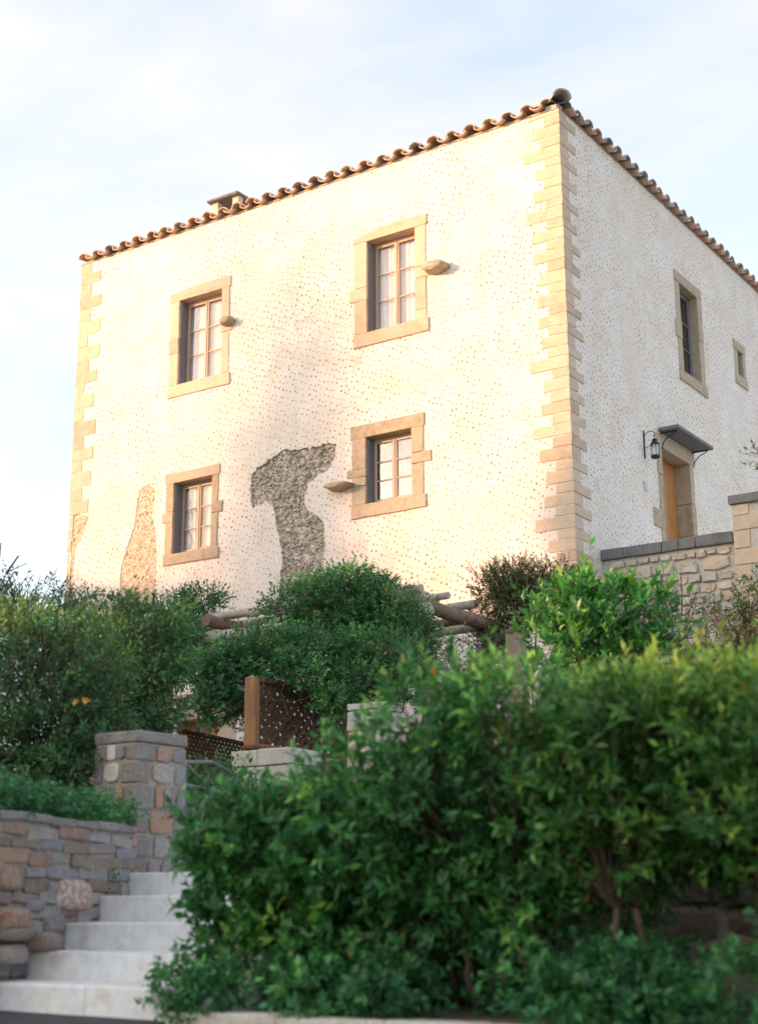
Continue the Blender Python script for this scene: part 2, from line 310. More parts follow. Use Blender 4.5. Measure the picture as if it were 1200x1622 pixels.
def angular_stone(seed, cut=.16, tilt=.25):
    """split stone: a rectangle with knocked-off corners and a broken, slightly tilted face"""
    rg = random.Random(seed); bm = bmesh.new(); out = []
    for sx, sz in ((1, 1), (-1, 1), (-1, -1), (1, -1)):
        cx, cz = .5 - rg.uniform(0, .05), .5 - rg.uniform(0, .09); a, b = rg.uniform(.02, cut), rg.uniform(.04, cut * 1.6)
        pa, pb = (sx * cx, sz * (cz - b)), (sx * (cx - a), sz * cz)
        out += [pa, pb] if sx * sz > 0 else [pb, pa]
        if sx * sz > 0 : out.append((rg.uniform(-.12, .12), sz * (.5 - rg.uniform(0, .10))))
    n = len(out); tx, tz = rg.uniform(-tilt, tilt), rg.uniform(-tilt, tilt)
    back = [bm.verts.new((x, 0, z)) for x, z in out]
    mid = [bm.verts.new((x, -.70 - rg.uniform(0, .15), z)) for x, z in out]
    fr = [bm.verts.new((x * rg.uniform(.88, .96), -1 + x * tx + z * tz + rg.uniform(-.14, .14), z * rg.uniform(.80, .92))) for x, z in out]
    c1 = bm.verts.new((rg.uniform(-.25, .0), -1 + rg.uniform(-.2, .12), rg.uniform(-.15, .15)))
    for i in range(n):
        j = (i + 1) % n
        bm.faces.new((back[i], back[j], mid[j], mid[i])); bm.faces.new((mid[i], mid[j], fr[j], fr[i])); bm.faces.new((fr[i], fr[j], c1))
    return bm_mesh('stone', bm)
def copies(me, mat): m = me.copy(); m.materials.append(mat); return m
RUB_U = [angular_stone(i) if i % 3 else unit_stone(i) for i in range(14)]
FLAT_U = [angular_stone(200 + i, .10) for i in range(12)]
ASH_U = [unit_stone(100 + i, 7, 12, .025) for i in range(8)]
_cache = {}
def umesh(kind, i, mat):
    k = (kind, i, mat.name)
    if k not in _cache: _cache[k] = copies({'rub': RUB_U, 'ash': ASH_U, 'flat': FLAT_U}[kind][i], mat)
    return _cache[k]
def lay_stones(parent, width, zlo, zhi, mat, rows=(.12, .2), lens=(1.2, 2.6), depth=.05, seed=0, kind='rub', gap=.82, topf=None, botf=None, lim=290, name='stone', y=0, skip=None, x0=0, axis='x', mats=None):
    """courses of separate stones on the face y of a wall running along local +x (or +y when axis='y', facing +x)"""
    rg = random.Random(seed); z = zlo; n = 0; arr = {'rub': RUB_U, 'ash': ASH_U, 'flat': FLAT_U}[kind]; fl_ = kind; kind = 'rub' if kind == 'flat' else kind
    while z < zhi - .03:
        h = min(rg.uniform(*rows), zhi - z)
        if zhi - z - h < rows[0] * .5: h = zhi - z
        x = x0 - rg.uniform(0, rows[1]) * (0 if kind == 'ash' else 1)
        while x < x0 + width - .02:
            w = h * rg.uniform(*lens)
            if x + w > x0 + width or x0 + width - x - w < rows[0] * .7: w = x0 + width - x
            hh = h * (rg.uniform(.8, 1.12) if kind == 'rub' else 1)
            cx, cz = x + w / 2, z + h / 2 + (rg.uniform(-.012, .012) if kind == 'rub' else 0)
            ok = (topf is None or cz + hh * .4 < topf(cx)) and (botf is None or cz - hh * .3 > botf(cx)) and cx - w * .4 > x0 - .01
            if ok and skip and skip(cx, cz): ok = False
            if ok and n < lim:
                i = rg.randrange(len(arr)); m_ = rg.choice(mats) if mats else mat
                o = link(name, umesh(fl_, i, m_), None, parent)
                sx = (w * (gap + .1 if kind == 'rub' else 1) - (0 if kind == 'rub' else .012)); sz = hh * (gap + .12 if kind == 'rub' else 1) - (0 if kind == 'rub' else .012)
                o.scale = (max(.02, sx), depth * rg.uniform(.6, 1.3), max(.02, sz))
                rr = rg.uniform(-.07, .07) if kind == 'rub' else 0
                if axis == 'x': o.location = (cx, y, cz); o.rotation_euler = (0, rr, 0)
                else: o.location = (y, cx, cz); o.rotation_euler = (0, rr, math.pi / 2)
                n += 1
            x += w
        z += h
    return n

# ------------------------------------------------------------------ leaves
def leaf_mesh(name, P, D, Nn, Ls, Ws, tint, fold=.18, droop=.12):
    n = len(P)
    T = np.cross(D, Nn); T /= np.linalg.norm(T, axis=1, keepdims=True) + 1e-9
    Nn = np.cross(T, D)
    Ls = Ls[:, None]; Ws = Ws[:, None]
    v = np.empty((n, 5, 3), np.float32)
    v[:, 0] = P
    m = P + D * Ls * .45
    v[:, 1] = m + T * Ws * .5 + Nn * Ws * fold
    v[:, 2] = m
    v[:, 3] = m - T * Ws * .5 + Nn * Ws * fold
    v[:, 4] = P + D * Ls - Nn * Ls * droop
    idx = (np.arange(n) * 5)[:, None]
    f = np.array([[0, 2, 1], [0, 3, 2], [1, 2, 4], [2, 3, 4]]).reshape(-1)
    loops = (idx + f[None, :]).reshape(-1).astype(np.int32)
    nf = n * 4
    me = bpy.data.meshes.new(name)
    me.vertices.add(n * 5); me.vertices.foreach_set('co', v.reshape(-1))
    me.loops.add(nf * 3); me.loops.foreach_set('vertex_index', loops)
    me.polygons.add(nf); me.polygons.foreach_set('loop_start', np.arange(nf, dtype=np.int32) * 3)
    me.update(calc_edges=True)
    at_ = me.attributes.new('tint', 'FLOAT_COLOR', 'POINT')
    col = np.ones((n, 5, 4), np.float32); col[:, :, :3] = tint[:, None, :]
    at_.data.foreach_set('color', col.reshape(-1))
    return me
def norm(a): return a / (np.linalg.norm(a, axis=-1, keepdims=True) + 1e-9)
def crown(blobs, n_sprigs, rg, sprig=.14, k=7, leaf=.055, width=.4, up=.45, shell=.28, clump=.0, freq=3.0, spread=.9, tipp=.12, zmin=None, freshtop=0., dead=.004, thin=1.0):
    """leaf arrays for a union of ellipsoids [(centre, radii)]; sprigs sit in the outer shell, thinner towards the middle"""
    cs = np.array([b[0] for b in blobs], float); rs = np.array([b[1] for b in blobs], float)
    w = (rs[:, 0] * rs[:, 1] * rs[:, 2]) ** (2 / 3); w /= w.sum()
    bi = rg.choice(len(blobs), n_sprigs, p=w)
    d = norm(rg.normal(size=(n_sprigs, 3)))
    ph = rg.uniform(0, 6.28, (6, 3)); kk = norm(rg.normal(size=(6, 3)))
    lump = sum(np.sin((d @ kk[i]) * (3 + i * 1.7) + ph[i, 0] + bi * 1.3) for i in range(6)) / 6
    rad = (1 - np.abs(rg.normal(size=n_sprigs)) * shell) * (1 + .32 * lump); rad = np.clip(rad, .05, 1.35)
    o = cs[bi] + d * rs[bi] * rad[:, None]
    if clump:
        q = o * freq
        nz_ = sum(np.sin(q @ (kk[i] * (1 + .6 * i)) * 2.1 + ph[i, 1]) for i in range(6)) / 6
        keep = nz_ > (rg.uniform(-1, 1, n_sprigs) * .25 - .35 + clump * .5)
        o, d, bi, rad = o[keep], d[keep], bi[keep], rad[keep]
    if zmin is not None:
        kp = o[:, 2] > zmin; o, d, bi, rad = o[kp], d[kp], bi[kp], rad[kp]
    n = len(o)
    ax = norm(d * .8 + np.array([0, 0, up]) + rg.normal(size=(n, 3)) * .45)
    ref = norm(np.cross(ax, rg.normal(size=(n, 3)))); ref2 = np.cross(ax, ref)
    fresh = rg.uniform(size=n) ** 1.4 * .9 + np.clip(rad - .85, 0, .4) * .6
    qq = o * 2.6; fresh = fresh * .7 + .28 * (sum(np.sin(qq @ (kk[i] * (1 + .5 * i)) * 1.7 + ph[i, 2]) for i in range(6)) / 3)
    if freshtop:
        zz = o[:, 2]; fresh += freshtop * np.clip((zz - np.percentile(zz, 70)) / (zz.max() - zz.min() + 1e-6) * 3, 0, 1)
    P, D, NN, Ls, Ws, T = [], [], [], [], [], []
    sl_ = sprig * rg.uniform(.6, 1.4, n) * np.where(rg.uniform(size=n) < .035, 1.8, 1.0)
    for j in range(k):
        t = (j + 1) / k
        a = j * 2.4 + rg.uniform(-.3, .3, n)
        rdl = ref * np.cos(a)[:, None] + ref2 * np.sin(a)[:, None]
        sp_ = spread * (1.15 - .65 * t)
        dd = norm(ax * (1 - .35 * spread) + rdl * sp_ + rg.normal(size=(n, 3)) * .15)
        P.append(o + ax * (sl_ * t)[:, None]); D.append(dd); NN.append(norm(ax - dd * np.sum(ax * dd, 1)[:, None] + rdl * -.05 + np.array([0, 0, .15])))
        s = leaf * rg.uniform(.45, 1.3, n) * (1.0 - .3 * abs(t - .5))
        Ls.append(s); Ws.append(s * width * rg.uniform(.8, 1.2, n))
        fr_ = np.clip(fresh * (.55 + .5 * t) + rg.normal(size=n) * .07, 0, .93)
        fr_ = np.where(rg.uniform(size=n) < dead, 1.0, fr_)
        T.append(np.stack([fr_, rg.uniform(size=n), rg.uniform(size=n)], 1))
    P, D, NN, Ls, Ws, T = (np.concatenate(q) for q in (P, D, NN, Ls, Ws, T))
    if thin < 1:
        kp = rg.uniform(size=len(P)) < thin; P, D, NN, Ls, Ws, T = (q[kp] for q in (P, D, NN, Ls, Ws, T))
    return P, D, NN, Ls, Ws, T, (o, ax, sl_)
def twig_mesh(name, o, ax, sl, root, rg, r=.004, frac=1.0):
    """three-sided twigs from each sprig back towards the branch skeleton"""
    kp = rg.uniform(size=len(o)) < frac; o, ax, sl = o[kp], ax[kp], sl[kp]; n = len(o)
    back = norm((root - o) + np.array([0, 0, -.3])) ; a = o + back * (sl * 1.3)[:, None]; c = o + ax * sl[:, None]
    s1 = norm(np.cross(ax, [0.3, .2, 1])); s2 = np.cross(ax, s1)
    rings = []
    for p, rr in ((a, r), (o, r * .8), (c, r * .3)):
        for q in range(3):
            an = q * 2.094; rings.append(p + (s1 * math.cos(an) + s2 * math.sin(an)) * rr)
    v = np.stack(rings, 1).astype(np.float32)
    f = []
    for g in range(2):
        for q in range(3):
            f += [g * 3 + q, g * 3 + (q + 1) % 3, g * 3 + 3 + (q + 1) % 3, g * 3 + 3 + q]
    idx = (np.arange(n) * 9)[:, None] + np.array(f)[None]
    me = bpy.data.meshes.new(name); me.vertices.add(n * 9); me.vertices.foreach_set('co', v.reshape(-1))
    nf = n * 6; me.loops.add(nf * 4); me.loops.foreach_set('vertex_index', idx.reshape(-1).astype(np.int32))
    me.polygons.add(nf); me.polygons.foreach_set('loop_start', np.arange(nf, dtype=np.int32) * 4); me.update(calc_edges=True)
    return me
def plant(name, label, cat, base, blobs, mat, n, seed, group=None, trunks=None, single=0, barkmat=BARK, tr=.02, twigs=.5, twr=.003, wood=True, **kw):
    """thing > trunk, branch, twigs (stuff), foliage (stuff), leaf (the largest, nearest leaves one by one)"""
    rg = np.random.default_rng(seed); base = Vector(base)
    root = empty(name, label, cat, base, 0, group)
    bl = [(Vector(c) - base, r) for c, r in blobs]
    P, D, NN, Ls, Ws, T, (o, ax, sl_) = crown(bl, n, rg, **kw)
    if single:
        # leaves on the side of the lens, out at the surface
        depth = P[:, 1] * 1.0 + P[:, 0] * 0 + rg.uniform(0, .25, len(P)); idx = np.argsort(depth)[:single * 4]; idx = rg.choice(idx, single, replace=False)
        mask = np.ones(len(P), bool); mask[idx] = False
        for i in idx:
            q = slice(i, i + 1)
            me = leaf_mesh('leaf', P[q] * 0, D[q], NN[q], Ls[q], Ws[q], T[q]); lo = link('leaf', me, mat, root); lo.location = P[i]
        P, D, NN, Ls, Ws, T = (a[mask] for a in (P, D, NN, Ls, Ws, T))
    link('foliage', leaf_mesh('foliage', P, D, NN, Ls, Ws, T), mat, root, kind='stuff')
    cen = np.mean([np.array(b[0]) for b in bl], axis=0)
    if twigs: link('twigs', twig_mesh('twigs', o, ax, sl_, cen, rg, twr, twigs), barkmat, root, kind='stuff')
    if wood:
        rr = random.Random(seed)
        tk = trunks or [Vector((0, 0, 0))]
        tops = []
        for tb in tk:
            tb = Vector(tb)
            tgt = min(bl, key=lambda b: (Vector(b[0]).xy - tb.xy).length)[0]
            top = tb.lerp(Vector(tgt), .55) + Vector((rr.uniform(-.05, .05), rr.uniform(-.05, .05), 0))
            pts = [tb.lerp(top, s) + Vector((rr.uniform(-1, 1), rr.uniform(-1, 1), 0)) * tr * (1.2 if 0 < s < 1 else 0) for s in (0, .3, .6, .8, 1)]
            tube('trunk', pts, [tr * 1.25, tr, tr * .9, tr * .8, tr * .7], barkmat, root, 8); tops.append(top)
        for c, r in bl:
            c = Vector(c); st = min(tops, key=lambda t: (t - c).length)
            for q in range(3):
                e = c + Vector((rr.uniform(-1, 1) * r[0], rr.uniform(-1, 1) * r[1], rr.uniform(0, 1) * r[2])) * .75
                m_ = st.lerp(e, .5) + Vector((rr.uniform(-.1, .1), rr.uniform(-.1, .1), rr.uniform(-.02, .1))) * max(r)
                tube('branch', [st, st.lerp(m_, .5), m_, m_.lerp(e, .5), e], [tr * .6, tr * .5, tr * .4, tr * .28, tr * .15], barkmat, root, 5)
    return root

# ------------------------------------------------------------------ the ground
def ground_h(a, b):
    road = 1.0 + .13 * b - .012 * a
    if b < -14: road = 1.0 + .13 * -14 + .02 * (b + 14)
    if b <= 0: return road
    far = 3.0 + max(0, min(b - 30, 200)) * .0
    left = lambda: 1.92 + max(0, min(1, (b - 2.2) / 4.3)) * 1.0
    def cor():
        if b < 2.1: return .86 + .355 * b
        if b < 3.1: return 1.62
        return 1.62 + min(1, (b - 3.1) / 3.4) * 1.3
    def right():
        if b < .12: return .9
        if b < 1.95: return 1.04 + .03 * b
        return 2.15 + max(0, min(1, (b - 1.95) / 4.5)) * .8
    wl = -1.55 - .5 * b
    if b > 6.5: return 2.95 if not (b > 20.1 and a > 9.5) else 5.0
    if a < wl: return left() if b > .05 else road
    if a > .12: return right()
    return cor()
def build_ground():
    def axis(lo, hi, fine_lo, fine_hi, st):
        v = [lo]; x = lo
        while x < fine_lo - 1: x += max(1.0, abs(x - fine_lo) * .3); v.append(min(x, fine_lo))
        x = v[-1]
        while x < fine_hi: x += st; v.append(x)
        while x < hi: x += max(1.0, (x - fine_hi) * .35 + .5); v.append(x)
        return v
    A = axis(-300, 300, -6, 8, .14); B = axis(-120, 600, -3, 9, .14)
    bm = bmesh.new(); g = []
    for b in B: g.append([bm.verts.new(G(a, b, ground_h(a, b))) for a in A])
    for j in range(len(B) - 1):
        for i in range(len(A) - 1): bm.faces.new((g[j][i], g[j][i + 1], g[j + 1][i + 1], g[j + 1][i]))
    link('ground', bm_mesh('ground', bm, True), EARTH, None, kind='structure')
build_ground()
bm = bmesh.new()
gx = [-40 + i * 4 for i in range(21)]
v = [[bm.verts.new(G(a, b, ground_h(a, b) + .006)) for a in gx] for b in (-14, -8, -4, -2, -1, -.012)]
for r1, r2 in zip(v, v[1:]):
    for i in range(len(gx) - 1): bm.faces.new((r1[i], r1[i + 1], r2[i + 1], r2[i]))
link('road', bm_mesh('road', bm), ROAD, None, kind='structure')

# ------------------------------------------------------------------ the house
house = empty('stone_house', 'tall cream plastered stone house with tiled eaves, quoins and four windows above the garden', 'house', K, ANG)
X0 = -13.42 * S; ZT = Zs(17.24); YE = 14.5 * S; ZB = 2.5
OV = .012
def poly_wall(name, outline, holes, place, thick, mat, parent, uvs=1.0):
    """a slab with holes; outline and holes in wall metres (s, z); place(s, d, z) -> local point, d is inward"""
    polys = [outline] + holes
    flat = [p for q in polys for p in q]
    tri = tessellate_polygon([[Vector((p[0], p[1], 0)) for p in q] for q in polys])
    bm = bmesh.new(); uvl = bm.loops.layers.uv.new('UVMap')
    fv = [bm.verts.new(place(p[0], 0, p[1])) for p in flat]; bv = [bm.verts.new(place(p[0], thick, p[1])) for p in flat]
    uvm = {}
    for i, p in enumerate(flat): uvm[fv[i]] = p; uvm[bv[i]] = (p[0] + .05, p[1])
    for t in tri:
        for w in (fv, bv):
            try: bm.faces.new([w[i] for i in t])
            except ValueError: pass
    k = 0
    for q in polys:
        n = len(q)
        for i in range(n):
            j = (i + 1) % n
            bm.faces.new((fv[k + i], fv[k + j], bv[k + j], bv[k + i]))
        k += n
    bmesh.ops.recalc_face_normals(bm, faces=bm.faces)
    for f in bm.faces:
        for lp in f.loops: lp[uvl].uv = uvm[lp.vert]
    me = bpy.data.meshes.new(name); bm.to_mesh(me); bm.free()
    return link(name, me, mat, parent)
rect = lambda s0, s1, z0, z1: [(s0, z0), (s1, z0), (s1, z1), (s0, z1)]
def wig(pts, amp, seed, step=.06):
    rg = random.Random(seed); out = []
    n = len(pts)
    for i in range(n):
        a, b = Vector(pts[i]), Vector(pts[(i + 1) % n]); m = max(1, int((b - a).length / step))
        for k in range(m):
            p = a.lerp(b, k / m); out.append((p.x + rg.uniform(-amp, amp), p.y + rg.uniform(-amp, amp)))
    return out
def cat_rom(pts, m=5):
    out = []; n = len(pts)
    for i in range(n):
        p0, p1, p2, p3 = (Vector(pts[(i + k) % n]) for k in (-1, 0, 1, 2))
        for k in range(m):
            t = k / m
            out.append(tuple(.5 * ((2 * p1) + (p2 - p0) * t + (2 * p0 - 5 * p1 + 4 * p2 - p3) * t * t + (3 * p1 - p0 - 3 * p2 + p3) * t ** 3)))
    return out
# (outer u-left, u-right, z-top, z-bottom, opening u-left, u-right, z-top, z-bottom) measured on the facade
WL = {
 'UL': (10.38, 8.52, 15.74, 13.07, 10.08, 8.78, 15.47, 13.36),
 'UR': (5.08, 3.18, 15.80, 13.14, 4.72, 3.48, 15.56, 13.44),
 'LL': (10.34, 8.72, 11.22, 9.05, 10.08, 8.94, 10.98, 9.30),
 'LR': (5.14, 3.30, 11.38, 9.36, 4.76, 3.62, 11.10, 9.64)}
def cvL(w): return (-w[0] * S, -w[1] * S, Zs(w[2]), Zs(w[3]), -w[4] * S, -w[5] * S, Zs(w[6]), Zs(w[7]))
WL = {k: cvL(v) for k, v in WL.items()}
main_patch = [(-u * S, Zs(z)) for u, z in [(7.80, 10.80), (7.45, 11.02), (6.9, 11.2), (6.3, 11.12), (5.60, 11.14), (5.56, 10.8), (5.75, 10.55), (6.15, 10.42), (6.36, 10.05), (6.25, 9.75), (5.90, 9.5), (5.82, 9.0), (5.86, 8.3), (5.8, 7.2), (6.98, 7.0), (6.98, 8.3), (6.95, 8.9), (7.05, 9.35), (7.22, 9.95), (7.45, 10.12), (7.76, 10.02), (7.82, 10.35)]]
side_patch = [(-u * S, Zs(z)) for u, z in [(11.15, 10.98), (10.68, 10.95), (10.72, 10.3), (10.55, 9.6), (10.56, 8.6), (10.75, 8.1), (11.2, 7.95), (11.6, 8.5), (11.62, 9.3), (11.3, 10.1)]]
corner_patch = [(-u * S, Zs(z)) for u, z in [(13.30, 10.75), (12.75, 10.6), (12.95, 10.2), (13.15, 9.8), (13.2, 9.2), (13.0, 8.4), (12.9, 7.7), (13.30, 7.6)]]
main_patch = wig(cat_rom(main_patch, 3), .030, 3, .045); side_patch = wig(cat_rom(side_patch, 3), .012, 4, .06); corner_patch = wig(corner_patch, .02, 5, .08)
in_ = .10
placeL = lambda s, d, z: (s, d, z)
placeR = lambda s, d, z: (-d, s, z)
dr0 = (-8.72, -7.2, 2.96, 5.32)                 # garden door under the pergola
holesL = [rect(w[0] + in_, w[1] - in_, w[3] + in_, w[2] - in_) for w in WL.values()]
poly_wall('wall', rect(X0, 0, ZB, ZT), holesL + [main_patch, side_patch, corner_patch, rect(*dr0)], placeL, .06, PLASTER, house)
opensL = [rect(w[4] - .03, w[5] + .03, w[7] - .03, w[6] + .03) for w in WL.values()]
poly_wall('masonry_core', rect(X0 + .02, -.07, ZB, ZT - .02), opensL + [rect(*dr0)], lambda s, d, z: (s, .075 + d, z), .32, MORTAR, house)
# right face
RW = {'tall': (5.58, 7.2, 15.8, 13.1, 5.86, 6.90, 15.55, 13.36), 'small': (9.2, 10.0, 15.27, 14.1, 9.45, 9.78, 15.03, 14.36), 'door': (4.02, 6.08, 11.42, 7.3, 4.28, 5.82, 11.14, 7.3)}
RW = {k: (v[0] * S, v[1] * S, Zs(v[2]), Zs(v[3]), v[4] * S, v[5] * S, Zs(v[6]), Zs(v[7])) for k, v in RW.items()}
RW['door'] = RW['door'][:3] + (6.72,) + RW['door'][4:7] + (6.72,)
holesR = [rect(RW[k][0] + .08, RW[k][1] - .08, RW[k][3] + (.08 if k != 'door' else 0), RW[k][2] - .08) for k in RW]
poly_wall('wall', rect(.061, YE, ZB, ZT), holesR, placeR, .06, PLASTER, house)
opR = [rect(RW[k][4] - .03, RW[k][5] + .03, RW[k][7] - (.03 if k != 'door' else 0), RW[k][6] + .03) for k in RW]
poly_wall('masonry_core', rect(.40, YE - .02, ZB, ZT - .02), opR, lambda s, d, z: (-.075 - d, s, z), .32, MORTARP, house)
poly_wall('wall', rect(.061, YE, ZB, ZT), [], lambda s, d, z: (X0 + .001 + d, s, z), .06, PLASTER, house)
poly_wall('wall', rect(X0 + .065, -.065, ZB, ZT), [], lambda s, d, z: (s, YE - .002 - d, z), .06, PLASTER, house)
for zf in (Zs(8.0), Zs(12.2), ZT - .15): box('floor_slab', X0 + .45, -.45, .45, YE - .1, zf - .1, zf, DARKIN, house)

# rubble showing in the plaster patches: joined, too small to pick apart
def inside(p, poly):
    c = False; n = len(poly)
    for i in range(n):
        a, b = poly[i], poly[i - 1]
        if (a[1] > p[1]) != (b[1] > p[1]) and p[0] < (b[0] - a[0]) * (p[1] - a[1]) / (b[1] - a[1]) + a[0]: c = not c
    return c
ico = [(0, 0, 1)] + [(math.cos(a * 1.2566) * .89, math.sin(a * 1.2566) * .89, .45) for a in range(5)] + [(math.cos(a * 1.2566 + .628) * .89, math.sin(a * 1.2566 + .628) * .89, -.45) for a in range(5)] + [(0, 0, -1)]
icf = [(0, 1 + i, 1 + (i + 1) % 5) for i in range(5)] + [(1 + i, 6 + i, 1 + (i + 1) % 5) for i in range(5)] + [(1 + (i + 1) % 5, 6 + i, 6 + (i + 1) % 5) for i in range(5)] + [(11, 6 + (i + 1) % 5, 6 + i) for i in range(5)]
def pebbles(poly, n, rmin, rmax, mat, seed, y0=.055, big=.06):
    rg = random.Random(seed); xs = [p[0] for p in poly]; zs = [p[1] for p in poly]
    V, Fc = [], []
    for _ in range(n):
        p = (rg.uniform(min(xs), max(xs)), rg.uniform(min(zs), max(zs)))
        if not inside(p, poly): continue
        r = rg.uniform(rmin, rmax) * (rg.uniform(1.6, 2.6) if rg.random() < big else 1)
        k = len(V); m = Matrix.Rotation(rg.uniform(0, 6.3), 3, 'Y') @ Matrix.Rotation(rg.uniform(-.5, .5), 3, 'X')
        sx, sy, sz = r * rg.uniform(.8, 1.7), r * rg.uniform(.5, 1.0), r * rg.uniform(.5, 1.0)
        for q in ico:
            w = m @ Vector((q[0] * sx, q[1] * sy, q[2] * sz)); V.append((p[0] + w.x, y0 + w.y, p[1] + w.z))
        Fc += [tuple(k + i for i in f) for f in icf]
    me = bpy.data.meshes.new('exposed_rubble'); me.from_pydata(V, [], Fc); return link('exposed_rubble', me, mat, house, kind='stuff')
def patch_bed(poly, y0, mat):
    tri = tessellate_polygon([[Vector((p[0], p[1], 0)) for p in poly]]); rg = random.Random(1)
    bm = bmesh.new(); v = [bm.verts.new((p[0], y0, p[1])) for p in poly]; w = [bm.verts.new((p[0], .074, p[1])) for p in poly]
    for t in tri: bm.faces.new([v[i] for i in t])
    for i in range(len(poly)): j = (i + 1) % len(poly); bm.faces.new((v[i], v[j], w[j], w[i]))
    o = link('patch_bed', bm_mesh('patch_bed', bm), mat, house)
patch_bed(main_patch, .066, MORTAR); patch_bed(side_patch, .016, PEBL); patch_bed(corner_patch, .016, PEBL)
pebbles(main_patch, 4200, .018, .040, PEB, 1, .052)
pebbles(main_patch, 800, .02, .045, SANDG, 9)
pebbles(side_patch, 1700, .011, .022, PEBL, 2, .014)
pebbles(corner_patch, 700, .012, .026, PEBL, 3, .014)
# broken lip of plaster around the big patch, and weeds rooted in it
rgw = np.random.default_rng(5)
wp = [(p[0], p[1]) for p in main_patch]
pts = []
while len(pts) < 16:
    x, z = rgw.uniform(-6.9, -5.0), rgw.uniform(Zs(8.6), Zs(11.1))
    if inside((x, z), main_patch): pts.append((x, z))
for i, (x, z) in enumerate([(-6.0, 9.98), (-6.62, 9.7), (-5.25, 9.9), (-6.35, 9.35), (-5.9, 9.3), (-6.0, 7.75), (-5.6, 7.6)]):
    P, D, NN, Ls, Ws, T, _ = crown([((x, .0, z), (.07, .04, .08))], 12, rgw, sprig=.06, k=5, leaf=.035, up=.6)
    w = empty('wall_weed', ['small weed rooted high in the bare stone patch, left of its ridge', 'small weed at the left edge of the bare stone patch', 'small weed under the right arm of the bare stone patch', 'small weed below the left shoulder of the bare stone patch', 'small weed in the middle of the bare stone patch', 'weed low in the bare stone patch, left of its foot', 'weed low in the bare stone patch, just above the vine'][i], 'plant', K, ANG, 'weeds growing in the bare stone patch')
    link('foliage', leaf_mesh('foliage', P, D, NN, Ls, Ws, T), LF_VINE, w, kind='stuff')

# quoins: each stone a part
def quoin(x0, x1, y0, y1, z0, z1, mat, jit=.008):
    box('quoin_stone', x0, x1, y0, y1, z0 + .004, z1 - .004, mat, house, bev=.008, jit=jit, seg=1)
rq = random.Random(12)
z = Zs(7.1); k = 0
while z < ZT - .06:
    h = rq.uniform(.215, .245) if k % 2 == 0 else rq.uniform(.165, .20); h = min(h, ZT - .01 - z)
    if k % 2 == 0: quoin(-rq.choice([.56, .62, .66, .5, .74]), .012, -.012, rq.uniform(.26, .33), z, z + h, SAND)
    else: quoin(-rq.uniform(.30, .40), .014, -.014, rq.uniform(.50, .64), z, z + h, SAND)
    z += h; k += 1
z = Zs(10.7); k = 0
while z < ZT - .06:
    h = rq.uniform(.26, .34); h = min(h, ZT - .01 - z)
    w = rq.uniform(.55, .72) if k % 2 == 0 else rq.uniform(.26, .38)
    quoin(X0 - .012, X0 + w, -.010, .35, z, z + h, SAND)
    z += h; k += 1
for i in range(9):
    z = Zs(10.7) - (i + 1) * .27; quoin(X0 - .01, X0 + rq.uniform(.07, .16), -.004, .35, z, z + .25, SAND, .012)

# windows
def frame_stone(name, face, s0, s1, d0, d1, z0, z1, mat, parent, jit=.006, bev=.012, prof=None):
    """d is outward; prof: list of (s,z) outline overriding the rectangle"""
    bm = bmesh.new()
    if prof:
        f = [bm.verts.new((p[0], -d1, p[1])) for p in prof]; b = [bm.verts.new((p[0], -d0, p[1])) for p in prof]
        bm.faces.new(f); bm.faces.new(b[::-1])
        for i in range(len(prof)): bm.faces.new((f[i], f[(i + 1) % len(prof)], b[(i + 1) % len(prof)], b[i]))
        bmesh.ops.bevel(bm, geom=list(bm.edges), offset=bev * .7, segments=1, affect='EDGES')
    else: add_box(bm, s0, s1, -d1, -d0, z0, z1, bev=bev, jit=jit, seg=2)
    # roughen: split long edges, push vertices about
    bmesh.ops.subdivide_edges(bm, edges=[e for e in bm.edges if e.calc_length() > .18], cuts=2, use_grid_fill=True)
    for v in bm.verts: v.co += Vector((random.uniform(-1, 1), random.uniform(-1, 1) * .6, random.uniform(-1, 1))) * .004
    if face == 'R':
        for v in bm.verts: v.co = Vector((-v.co.y, v.co.x, v.co.z))
    return link(name, bm_mesh(name, bm), mat, parent)
def fbox(name, face, s0, s1, d0, d1, z0, z1, mat, parent, bev=.004):
    bm = bmesh.new(); add_box(bm, s0, s1, -d1, -d0, z0, z1, bev=bev)
    if face == 'R':
        for v in bm.verts: v.co = Vector((-v.co.y, v.co.x, v.co.z))
    return link(name, bm_mesh(name, bm), mat, parent)
